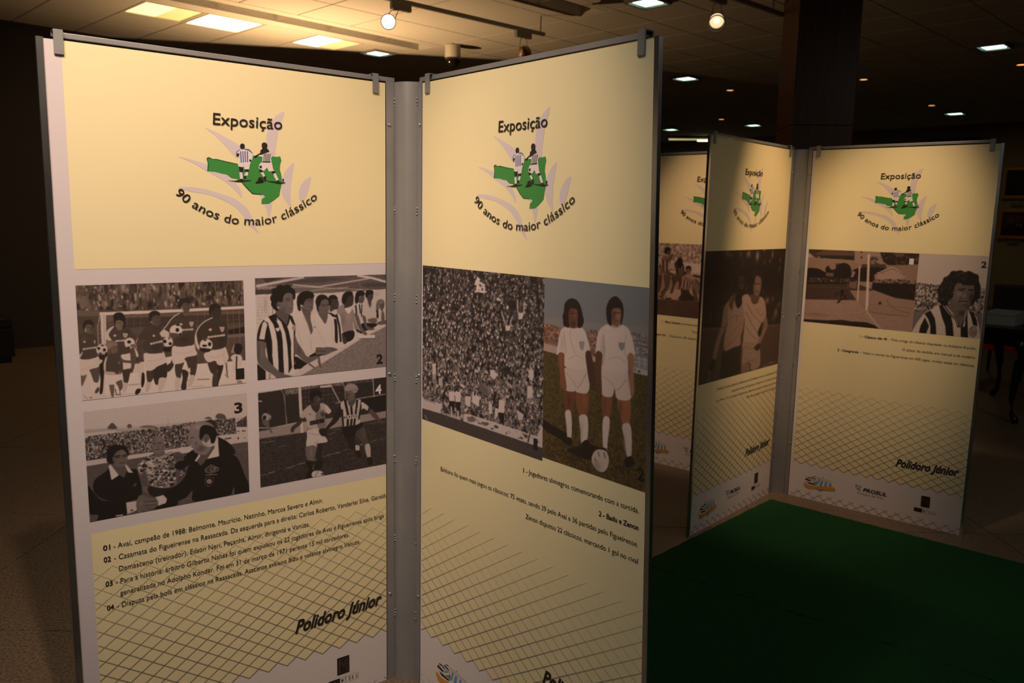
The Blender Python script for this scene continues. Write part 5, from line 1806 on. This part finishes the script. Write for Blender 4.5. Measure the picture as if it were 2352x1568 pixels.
def net(P, umax=.922, umin=.016, vlow=.0, rows=22):
    """printed goal net: thin lines along two diagonals that fade out upwards, plus a fringe along the foot"""
    vs, fs, cs = [], [], []
    hw = .0012
    def seg(p, q, fp, fq, base):
        def cut(p, q, f):            # keep the part of pq with f >= 0
            a, c = f(p), f(q)
            if a < 0 and c < 0: return None
            if a < 0: t = a/(a-c); return (p[0]+(q[0]-p[0])*t, p[1]+(q[1]-p[1])*t), q
            if c < 0: t = a/(a-c); return p, (p[0]+(q[0]-p[0])*t, p[1]+(q[1]-p[1])*t)
            return p, q
        for f in (lambda w: umax-w[0], lambda w: w[0]-umin, lambda w: w[1]-vlow):
            r = cut(p, q, f)
            if r is None: return
            p, q = r
        if math.hypot(q[0]-p[0], q[1]-p[1]) < 1e-4: return
        d = (q[0]-p[0], q[1]-p[1]); L = math.hypot(*d); n = (-d[1]/L*hw, d[0]/L*hw); k = len(vs)
        for (x, y), s_ in ((p, 1), (q, 1), (q, -1), (p, -1)): vs.append((x+n[0]*s_, y+n[1]*s_))
        fs.append((k, k+1, k+2, k+3)); cs.extend([lerp(base, NETC, f) for f in (fp, fq, fq, fp)])
    hh = .0207
    def fade(v): return max(0., min(1., (.66-v)/.30))*.8
    for i in range(-34, 36):
        for r in range(rows):
            u = UZ+PU*i+(PU/2 if r % 2 else 0); v = .2035+hh*r
            for sd in (-1, 1): seg((u, v), (u+sd*PU/2, v+hh), fade(v), fade(v+hh), YEL)
            k = len(vs)
    base = (.55, .50, .50)
    for i in range(-2, 16):
        for r, v in ((0, .0140), (1, .0345)):
            u = .0885+PU*i+(PU/2 if r else 0)
            for sd in (-1, 1):
                if r: seg((u, v), (u+sd*.016, v+.0115), .55, .2, base)
                else: seg((u, v), (u+sd*PU/2, v+.0205), .65, .6, base)
                seg((u, v), (u+sd*(.019 if not r else PU/2), v-(.0128 if not r else .0205)), .6, .6, base) if not r else None
    o = P.put('net_pattern', vs, fs, M_['net'], 3, 'printed goal net lines')
    o['kind'] = 'stuff'
    at = o.data.color_attributes.new('print', 'FLOAT_COLOR', 'POINT')
    at.data.foreach_set('color', [x for c in cs for x in (*c, 1)])
def lower_yellow(P, vtop, umin=.014, umax=.925):
    pts = [(umin, vtop)]; xs = []
    i0 = -4
    z = []
    for i in range(-4, 18):
        z.append((UZ+PU*i, .2035)); z.append((UZ+PU*i+PU/2, .2242))
    z = [p for p in z if umin < p[0] < umax]
    def at(u):
        t = ((u-UZ)/PU) % 1; return .2035+(.0207*2*min(t, 1-t))
    pts += [(umin, at(umin))]+z+[(umax, at(umax)), (umax, vtop)]
    P.polys('yellow_field', [pts], M_['yellow'], 1, 'pale yellow lower field with a zigzag foot')
def crest(P, mat_only=None):
    """striped double shield with a gold ribbon, in the foot band"""
    T = lambda x, y: (.0985+(x-230)*.0001875*1.0, .157-(y-370)*.000233+(x-230)*-.00000)
    H = homog([(230, 520), (490, 375), (885, 600), (560, 855)], [(.0935, .1145), (.1455, .1470), (.2440, .1355), (.1830, .0645)])
    if crest.H is None:
        crest.H = H
    g = lambda t: [tuple(happly(crest.H, [tuple(map(float, q.split(',')))])[0]) for q in t.split()]
    P.polys('crest', [g('230,520 290,420 400,440 490,375 890,605 830,745 700,830 560,862 440,790 300,690 270,600')], M_['footer'], 2, 'striped double shield crest with gold ribbon')
    P.polys('crest', [g('230,520 262,470 390,560 375,600'), g('280,430 305,415 430,500 410,520'), g('400,440 430,415 530,480 500,500'), g('470,390 490,372 535,398 520,420'), g('285,600 310,605 520,700 470,710 340,670'),
                        g('230,520 290,415 296,420 240,522'), g('290,415 400,440 400,448 292,424'), g('400,440 490,372 492,380 404,448')], M_['ink'], 3)
    P.polys('crest', [g('590,520 635,530 560,690 500,680 560,620'), g('660,560 700,580 630,745 575,730'), g('740,600 780,620 730,755 680,745'), g('815,650 855,665 830,750 780,745'), g('490,470 540,490 530,520 485,500'), g('490,800 690,830 560,862')], M_['cyan'], 3)
    P.polys('crest', [g('505,385 892,602 888,612 500,395'), g('885,605 830,745 824,742 878,604'), g('560,470 860,640 858,646 556,478')], M_['gray'], 3)
    P.polys('crest', [smooth([(470+75*math.cos(t), 590+85*math.sin(t)) for t in np.linspace(0, 6.28, 14, endpoint=False)], 2) @ np.eye(2)] and
            [[tuple(happly(crest.H, [(470+r*math.cos(t), 590+r*1.15*math.sin(t))])[0]) for t in np.linspace(0, 6.28, 18, endpoint=False)] for r in (76,)], M_['gray'], 4)
    P.polys('crest', [[tuple(happly(crest.H, [(470+66*math.cos(t), 590+76*math.sin(t))])[0]) for t in np.linspace(0, 6.28, 18, endpoint=False)]], M_['footer'], 5)
    P.polys('crest', [g('410,570 470,535 520,550 450,575'), g('430,650 480,610 540,600 520,640')], M_['green'], 6)
    P.polys('crest', [g('220,635 260,635 330,700 520,735 700,745 880,765 885,830 800,845 700,830 500,800 360,795 260,755 255,710 220,690')], M_['gold'], 6)
    P.polys('crest', [g('700,455 712,440 745,440 735,460 745,470 715,470')], M_['gold'], 2)
crest.H = None
def footer(P, full=True):
    P.text([('Polidoro Júnior', .030)], .300, .044, u0=.578, u1=.889, name='signature_lettering', z=5, shear=.35, rise=.012, label='heavy black slanted lettering')
    crest(P)
    if full:
        P.text([('PROSUL', .025)], .1205, .0205, u0=.4215, u1=.5475, name='sponsor_lettering', z=4, shear=.2)
        P.text([('Projetos de Vida', 0)], .1015, .011, u0=.394, u1=.531, name='sponsor_lettering', z=4, m=M_['gray'])
        P.polys('sponsor_symbol', [[(.3800, .1515), (.3860, .1525), (.3850, .1385), (.3800, .138)], [(.3905, .1480), (.3975, .1480), (.3975, .1415), (.3905, .1415)],
                                   [(.404, .1530), (.4105, .1500), (.4095, .1400), (.4030, .1335), (.4050, .1420)], [(.388, .1340), (.400, .1345), (.398, .1285), (.388, .128)], [(.399, .1275), (.4095, .1265), (.4085, .1215), (.399, .1225)]], M_['blue'], 4)
    # square letter mark with a small caption strip
    P.quad('sponsor_mark', .7215, .7658, .1100, .1700, M_['ink'], 3, 'black square letter mark')
    P.text([('M', .03)], .1155, .048, u0=.7265, u1=.7610, name='sponsor_mark', z=4, m=mat('brown_ink', (.045, .03, .02), .5))
    P.quad('sponsor_mark', .6904, .7315, .0770, .0982, M_['ink'], 3)
    P.text([('MULTI', .01)], .0815, .0120, u0=.6930, u1=.7290, name='sponsor_mark', z=4, m=mat('brown_ink', (.06, .04, .03), .5))
    for ch, u in zip('MÍDIA', (.7365, .7515, .7635, .7770, .7890)):
        w = .0018 if ch in 'ÍI' else .0058
        P.text([(ch, .01)], .0815, .0120 if ch != 'Í' else .0135, u0=u-(w/2 if w < .003 else 0), u1=u+w, name='sponsor_lettering', z=4)
    for q in ((.7330, .7995, .0768, .0775), (.7330, .7995, .0978, .0985), (.7988, .7995, .0770, .0985)): P.quad('sponsor_frame', *q, M_['gray'], 3)

# ---- board frames (fitted to the real stands)
def frame(o, u):
    X = Vector((u[0], u[1], 0)).normalized(); Z = Vector((0, 0, 1)); Y = Z.cross(X)
    m = Matrix((X, Y, Z)).transposed().to_4x4(); m.translation = Vector((o[0], o[1], 0)); return m
def fr_left(x, y, a, w): return frame((x+w*math.cos(a), y+w*math.sin(a)), (-math.cos(a), -math.sin(a)))
def fr_right(x, y, a): return frame((x, y), (math.cos(a), math.sin(a)))
FA = (fr_left(-.4109, 2.6289, -2.4778, .9336), fr_right(-.2924, 2.6119, -.8606))
FB = (fr_left(1.5463, 4.6839, -2.3, .9272), fr_right(1.6627, 4.6797, -.7093))
na = -.72; ux = Vector((math.cos(na), math.sin(na), 0)); nx = Vector((-math.sin(na), math.cos(na), 0))
oc = nx*4.6057+ux*(Vector((.9148, 5.2595, 0)).dot(ux)-.137)
oc = oc - ux*(.0)
FC = (fr_left(oc.x-.1163, oc.y+.0042, -2.3, .9272), fr_right(oc.x, oc.y, na))
ident = lambda u, v: (u, v)
wAL = lambda u, v: (u+.026, v*1.0132-.0312)
kAR = .036
wARr = lambda u, v: (u*(1+kAR*(2-v)), v)
def wAR(u, v): return wARr(u, v*.998-.006)

def make_board(stand, loc, fr, wl, side, warp=ident, w=.925, label=None):
    """side -1: outer end at u=0, side +1: outer end at u=w"""
    th = .007
    c = [(0, 0), (w, 0), (w, 2.0), (0, 2.0)]; c = [warp(*p) for p in c]
    vs = [(u, 0, v) for u, v in c]+[(u, th, v) for u, v in c]
    fs = [(0, 1, 2, 3), (7, 6, 5, 4), (0, 4, 5, 1), (1, 5, 6, 2), (2, 6, 7, 3), (3, 7, 4, 0)]
    ml = Matrix.Translation(-Vector(loc)) @ fr
    b = mesh_obj('poster_board', vs, fs, None, stand, ml, mats=[M_['margin'] if wl else M_['footer'], M_['back'], M_['edgeb']], midx=[0, 1, 2, 2, 2, 2])
    if label: b['label'] = label
    # aluminium edge profile on the outer end
    q = [(w, 0), (w+.0155, 0), (w+.0155, 2.003), (w, 2.003)] if side > 0 else [(-.0165, 0), (0, 0), (0, 2.003), (-.0165, 2.003)]
    q = [warp(*p) for p in q]
    bm = bmesh.new(); V = [bm.verts.new((u, y, v)) for y in (-.0035, .0095) for u, v in q]
    for f in fs: bm.faces.new([V[i] for i in f])
    bmesh.ops.bevel(bm, geom=list(bm.edges), offset=.0008, segments=1, affect='EDGES')
    e = bm_obj('edge_profile', bm, M_['alu'], b); e['label'] = 'polished aluminium edge strip'
    # square rail above and behind the board, with clips hooked over it
    r0, r1 = (.030, .972) if side < 0 else (-.030, .884)
    bm = bmesh.new(); box(bm, r0, r1, .008, .022, 2.0065, 2.0205, .002); r = bm_obj('top_rail', bm, M_['steel'], stand); r.matrix_local = ml
    cl = [(.0215, .0435), (.8885, .9085)] if side < 0 else [(.0195, .0420), (.8720, .8940)]
    for u0, u1 in cl:
        bm = bmesh.new()
        prof = [(-.0062, 1.9650), (-.0012, 1.9650), (-.0012, 2.0205), (.0235, 2.0205), (.0235, 2.0100), (.0265, 2.0100), (.0265, 2.0245), (-.0062, 2.0245)]
        A_ = [bm.verts.new((u0, y, z)) for y, z in prof]; B_ = [bm.verts.new((u1, y, z)) for y, z in prof]
        bm.faces.new(A_); bm.faces.new(B_[::-1])
        for k in range(8): bm.faces.new((A_[k], A_[k-1], B_[k-1], B_[k]))
        bmesh.ops.recalc_face_normals(bm, faces=bm.faces)
        bmesh.ops.bevel(bm, geom=[e_ for e_ in bm.edges], offset=.0012, segments=2, affect='EDGES')
        k_ = bm_obj('rail_clip', bm, M_['steel'], stand); k_.matrix_local = ml
    return b
def make_column(stand, loc, fl, fr, wl):
    L = lambda u, y=0.: fl @ Vector((u, y, 0)); R = lambda u, y=0.: fr @ Vector((u, y, 0))
    L0 = Vector(loc); a2, b2 = L(wl+.0305), R(-.0245)
    ch = (b2-a2); nrm = Vector((ch.y, -ch.x, 0)).normalized()      # towards the viewer's side
    if nrm.dot(-a2) < 0: nrm = -nrm
    pts = []
    for k in range(13):
        t = k/12; pts.append(a2+ch*t+nrm*(.013*math.sin(math.pi*t)-.002))
    pts += [b2-nrm*.040, a2-nrm*.040]
    bm = bmesh.new(); lo = [bm.verts.new(p-L0) for p in pts]; hi = [bm.verts.new(p-L0+Vector((0, 0, 2.006))) for p in pts]
    n = len(pts)
    for k in range(n): bm.faces.new((lo[k], lo[(k+1) % n], hi[(k+1) % n], hi[k]))
    bm.faces.new(hi); bm.faces.new(lo[::-1]); bmesh.ops.recalc_face_normals(bm, faces=bm.faces)
    col = bm_obj('column', bm, M_['steel'], stand)
    for m_, u0, u1 in ((fl, wl+.0035, wl+.0315), (fr, -.0250, -.0035)):
        bm = bmesh.new(); box(bm, u0, u1, -.0015, .0035, 0, 2.006, .0006); f = bm_obj('flange', bm, M_['steel'], stand); f.matrix_local = Matrix.Translation(-L0) @ m_
        # screws and weld beads
        us = u0+.009 if m_ is fl else u1-.008
        ue = u1 if m_ is fl else u0
        for z in (1.875, 1.08, .315):
            bm = bmesh.new(); lathe(bm, [(.0052, 0), (.0052, .002), (.0035, .0042), (0, .0046)], 12, (us, -.0015, z), Matrix.Rotation(math.pi/2, 3, 'X'))
            s = bm_obj('screw', bm, M_['screw'], f, True)
        rn = random.Random(3 if m_ is fl else 5)
        for z in (1.955, 1.62, 1.34, 1.075, .80, .52, .25):
            bm = bmesh.new()
            for q in range(3): bmesh.ops.create_icosphere(bm, subdivisions=1, radius=rn.uniform(.0022, .0036), matrix=Matrix.Translation((ue+rn.uniform(-.001, .001), -.003, z+rn.uniform(-.002, .002)-.010*q)))
            bm_obj('weld_bead', bm, M_['weld'], f, True)
    return col
def make_stand(name, frames, wl, label, wlens):
    loc = (frames[0] @ Vector((wl+.045, .02, 0))); loc = Vector((loc.x, loc.y, 0))
    t = empty(name, loc, 0, label, 'display stand', 'folding poster stands of the exhibition')
    make_column(t, loc, frames[0], frames[1], wl)
    return t, loc
lettr = lambda P, parts, v, cap, u0, u1, **k: P.text(parts, v, cap, u0, u1, **k)

# ================= front stand
SA, la = make_stand('display_stand', FA, .9336, 'large front display stand, two yellow football posters meeting at a grey steel column', None)
b = make_board(SA, la, FA[0], True, -1, ident, .9336, 'left poster board with four photographs on a lilac ground')
P = Poster(b, ident); Q = Poster(b, wAL)
P.quad('yellow_field', .0385, .9336, 1.442, 2.0, M_['yellow'], 1, 'pale yellow header field')
lower_yellow(Q, .7574, .0145, .9075)
# white foot band over the lilac ground
zz = [(.0145, -.0)] 
Q.polys('foot_band', [[(.0145, .0312), (.9075, .0312), (.9075, .2300), (.0145, .2300)]], M_['footer'], .5, 'whitish foot band')
net(Q, .9070, .0150, .0315); logo(Q); footer(Q, True)
P.photo('team', .0382, .4704, 1.101, 1.4010, 'sepia photograph of a football team walking out with balls')
P.photo('dugout', .5048, .9336, 1.1055, 1.4062, 'black and white photograph of men leaning on a dugout wall')
P.photo('handshake', .0393, .4706, .7700, 1.0710, 'black and white photograph of two men shaking hands before a packed stand')
P.photo('tackle', .5050, .9330, .7768, 1.0700, 'black and white photograph of two players fighting for the ball')
for ch, u0, u1, v, m_ in (('1', .4405, .4655, 1.1145, 'ink'), ('2', .8985, .9215, 1.1170, 'ink'), ('3', .4330, .4570, 1.0145, 'ink'), ('4', .8945, .9160, 1.0165, 'footer')):
    P.text([(ch, .03)], v, .0315, u0, u1, name='photograph_number', m=M_[m_], z=4)
CPH = .0148
for pre, body, v, u0, ub, u1, rise in (
    ('01', '- Avaí, campeão de 1988: Belmonte, Maurício, Netinho, Marcos Severo e Almir.', .6826, .0672, .0930, .7058, .0068),
    ('02', '- Casamata do Figueirense na Ressacada. Da esquerda para a direita: Carlos Roberto, Vanderlei Silva, Geraldo', .6490, .0673, .0930, .9385, .0115),
    ('', 'Damasceno (treinador), Edson Nerí, Peçanha, Almir, dirigente e Vanuza.', .6152, None, .1039, .6594, .0057),
    ('03', '- Para a história: árbitro Gilberto Nahas foi quem expulsou os 22 jogadores de Avaí e Figueirense após briga', .5792, .0682, .0940, .9239, .0122),
    ('', 'generalizada no Adolpho Konder. Foi em 31 de março de 1971 perante 15 mil torcedores.', .5447, None, .1033, .7958, .0102),
    ('04', '- Disputa pela bola em clássico na Ressacada. Atacante avaiano Bizu e volante alvinegro Vanuza.', .5100, .0683, .0940, .8356, .0122)):
    if pre: P.text([(pre, .022)], v, CPH, u0, u0+.0180)
    P.text([(body, .0)], v, CPH, ub, u1, rise=rise, clip=.9336)
b = make_board(SA, la, FA[1], False, 1, wARr, .919, 'right poster board with a crowd photograph and two players in white')
P = Poster(b, ident); Pw = Poster(b, wARr); Q = Poster(b, wAR)
Pw.quad('yellow_field', .0060, .919, 1.4393, 2.0, M_['yellow'], 1, 'pale yellow header field')
lower_yellow(Q, .9585, .0060, .919)
net(Q, .9185, .0065, .012); logo(Q); footer(Q, True)
Pw.photo('crowd', .0060, .5655, .9375, 1.4393, 'black and white photograph of a cheering crowd on packed terraces')
Pw.photo('pair', .5655, .919, .9480, 1.4400, 'colour photograph of two long haired players in white kit with a ball')
P.text([('1', .03)], .9630, .0315, .5500, .5660, name='photograph_number', z=4)
P.text([('2', .03)], .9735, .0320, .9255, .9465, name='photograph_number', z=4)
for t, u0, v in (('8', .1555, 1.0615), ('10', .1880, 1.0630), ('5', .2560, 1.0700), ('4', .2780, 1.0640), ('2', .3850, 1.0630)):
    P.text([(t, .01)], v, .0125, u0, u0+.0085*len(t)+.001, name='shirt_number', z=4)
P.text([('EIAS', 0)], 1.0200, .0085, .030, .070, name='banner_lettering', z=4, m=M_['gray'], rise=-.001)
P.text([('LHAS', 0)], 1.0030, .0085, .026, .078, name='banner_lettering', z=4, m=M_['gray'], rise=-.001)
P.text([('1', .022), ('- Jogadores alvinegros comemorando com a torcida.', 0)], .8852, .0140, .5103, .9355, rise=.0056)
P.text([('2 - Badu e Zenon', .022)], .8455, .0140, .8047, .9369, rise=.0023)
P.text([('Balduino foi quem mais jogou os clássicos: 75 vezes, sendo 39 pelo Avaí e 36 partidas pelo Figueirense.', 0)], .7892, .0140, .1130, .9378, rise=.0161)
P.text([('Zenon disputou 22 clássicos, marcando 1 gol no rival', 0)], .7541, .0140, .5249, .9398, rise=.0087)

# ================= rear stand
SB, lb = make_stand('display_stand', FB, .9272, 'rear display stand whose two yellow posters meet behind the green carpet corner', None)
b = make_board(SB, lb, FB[0], False, -1, ident, .9272, 'left rear poster with two men embracing')
P = Poster(b)
P.quad('yellow_field', .004, .9272, 1.4525, 2.0, M_['yellow'], 1); lower_yellow(P, .787, .004, .9272); net(P, .927, .006, .001); logo(P); footer(P, True)
P.photo('embrace', .006, .9272, .787, 1.4525, 'dark photograph of two men in white shirts with arms around each other')
for t, v, u0 in (('Reinaldo Cardoso (goleiro) e Balduino nos 60, artilheiro do Avaí no Estadual de 1973', .7340, .2070), ('conquistado diante do Figueirense. Naquele ano, um menino fez dois', .7018, .3686),
                 ('Em 1976 e 77, em defesa do Figueirense, fazendo dois gols em clássicos no Sul da', .6708, .2062), ('Ilha deu vantagem ao gol no rival seguir!', .6402, .5552)):
    P.text([(t, 0)], v, .0125, u0, .9275, m=mat('faded_caption', (.13, .09, .05), .5))
b = make_board(SB, lb, FB[1], False, 1, ident, .919, 'right rear poster with a goalmouth and a curly haired player')
P = Poster(b)
P.quad('yellow_field', .0145, .919, 1.4532, 2.0, M_['yellow'], 1); lower_yellow(P, 1.0395, .0145, .919); net(P, .9185, .015, .001); logo(P); footer(P, True)
P.photo('goalmouth', .0157, .5975, 1.0395, 1.4525, 'faded photograph of a goalkeeper and a wide goal frame')
P.photo('portrait', .5975, .917, 1.0395, 1.4543, 'black and white portrait of a curly haired player in a striped shirt')
P.text([('1', .03)], 1.3940, .0315, .5520, .5740, name='photograph_number', m=M_['footer'], z=4)
P.text([('2', .03)], 1.3955, .0315, .8880, .9120, name='photograph_number', z=4)
P.text([('1 - Clássico déc 40', .022)], .9822, .0128, .3362, .4778); P.text([('– Foto antiga do clássico disputado no Adolpho Konder.', 0)], .9822, .0128, .4850, .9076)
P.text([('O placar do estádio era manual e de madeira.', 0)], .9362, .0128, .5582, .9073)
P.text([('2 - Casagrande', .022)], .8935, .0128, .2203, .3341); P.text([('– Vestiu a camisa do Figueirense em 430 jogos, muitas vezes em clássicos.', 0)], .8940, .0128, .3410, .9067)

# ================= third stand, mostly hidden
SD, ld = make_stand('display_stand', FC, .9272, 'third display stand, only a strip of its poster seen between the front and rear stands', None)
b = make_board(SD, ld, FC[0], False, -1, ident, .9272)
P = Poster(b); P.quad('yellow_field', .004, .9272, 1.4525, 2.0, M_['yellow'], 1); lower_yellow(P, 1.0, .004, .9272); logo(P); P.photo('second', .05, .88, 1.02, 1.4525, 'black and white match photograph')
b = make_board(SD, ld, FC[1], False, 1, ident, .919, 'poster with players huddling after a goal')
P = Poster(b)
P.quad('yellow_field', .0145, .919, 1.4532, 2.0, M_['yellow'], 1); lower_yellow(P, .9902, .0145, .919); net(P, .9185, .015, .001); logo(P); footer(P, True)
P.photo('huddle', .0157, .470, .9902, 1.4525, 'faded photograph of celebrating players huddled on the ground')
P.photo('second', .470, .917, .9902, 1.4525, 'black and white match photograph')
P.text([('1 - Flávio Roberto', .022)], .9420, .0135, .1713, .3077); P.text([('comemora seu gol no clássico com Ademir Gil e', 0)], .9420, .0135, .3140, .905)
P.text([('Toninho, seus companheiros em muitas partidas.', 0)], .8978, .0135, .3899, .905)
P.text([('2 - Ademir Gil', .022)], .8544, .0135, .085, .2018); P.text([('– Disputou 29 clássicos, sendo 20 pelo Avaí e nove pelo Figueirense.', 0)], .8544, .0135, .2110, .905)

# ---------------------------------------------------------------- oil portraits on the back wall
def portrait(b_, z0, z1, w, key, label, plaque_z):
    t = empty('framed_portrait', g2w(A1-.045, b_, z0), TH+math.pi/2, label, 'painting', 'oil portraits on the wood wall')
    # local x runs along the wall towards -e2 ... built as x in [-w, 0], z up, facing +y
    h = z1-z0
    bm = bmesh.new()
    for q in ((0, w, 0, .055), (0, w, h-.055, h), (0, .055, .055, h-.055), (w-.055, w, .055, h-.055)): box(bm, q[0], q[1], 0, .045, q[2], q[3], .006)
    bmesh.ops.translate(bm, verts=bm.verts, vec=(-w, 0, 0)); bm_obj('frame', bm, M_['gilt'], t)
    if key not in PHOTO: PHOTO[key] = photo_mesh(key)
    me = PHOTO[key]; o = bpy.data.objects.new('canvas', me); COL.objects.link(o); o.parent = t
    o.rotation_euler = (0, 0, math.pi); o.location = (-.05, .02, .05); o.scale = (w-.10, 1, h-.10)
    pl = empty('name_plaque', g2w(A1-.045, b_-.17, plaque_z), TH+math.pi/2, 'small brass plaque under the '+label.split(' of ')[0].split(',')[0], 'plaque')
    box_obj('plate', (-.20, 0, 0, .008, 0, .05), M_['gray'], pl)
    return t
portrait(4.82, 1.385, 1.955, .62, 'oilhead', 'lower gilt framed oil portrait of a man in a dark suit against a golden ground', 1.29)
portrait(4.82, 2.165, 2.765, .62, 'darkhead', 'upper dark oil portrait of a man, barely lit, in a gilt frame', 2.02)

bpy.context.view_layer.update()
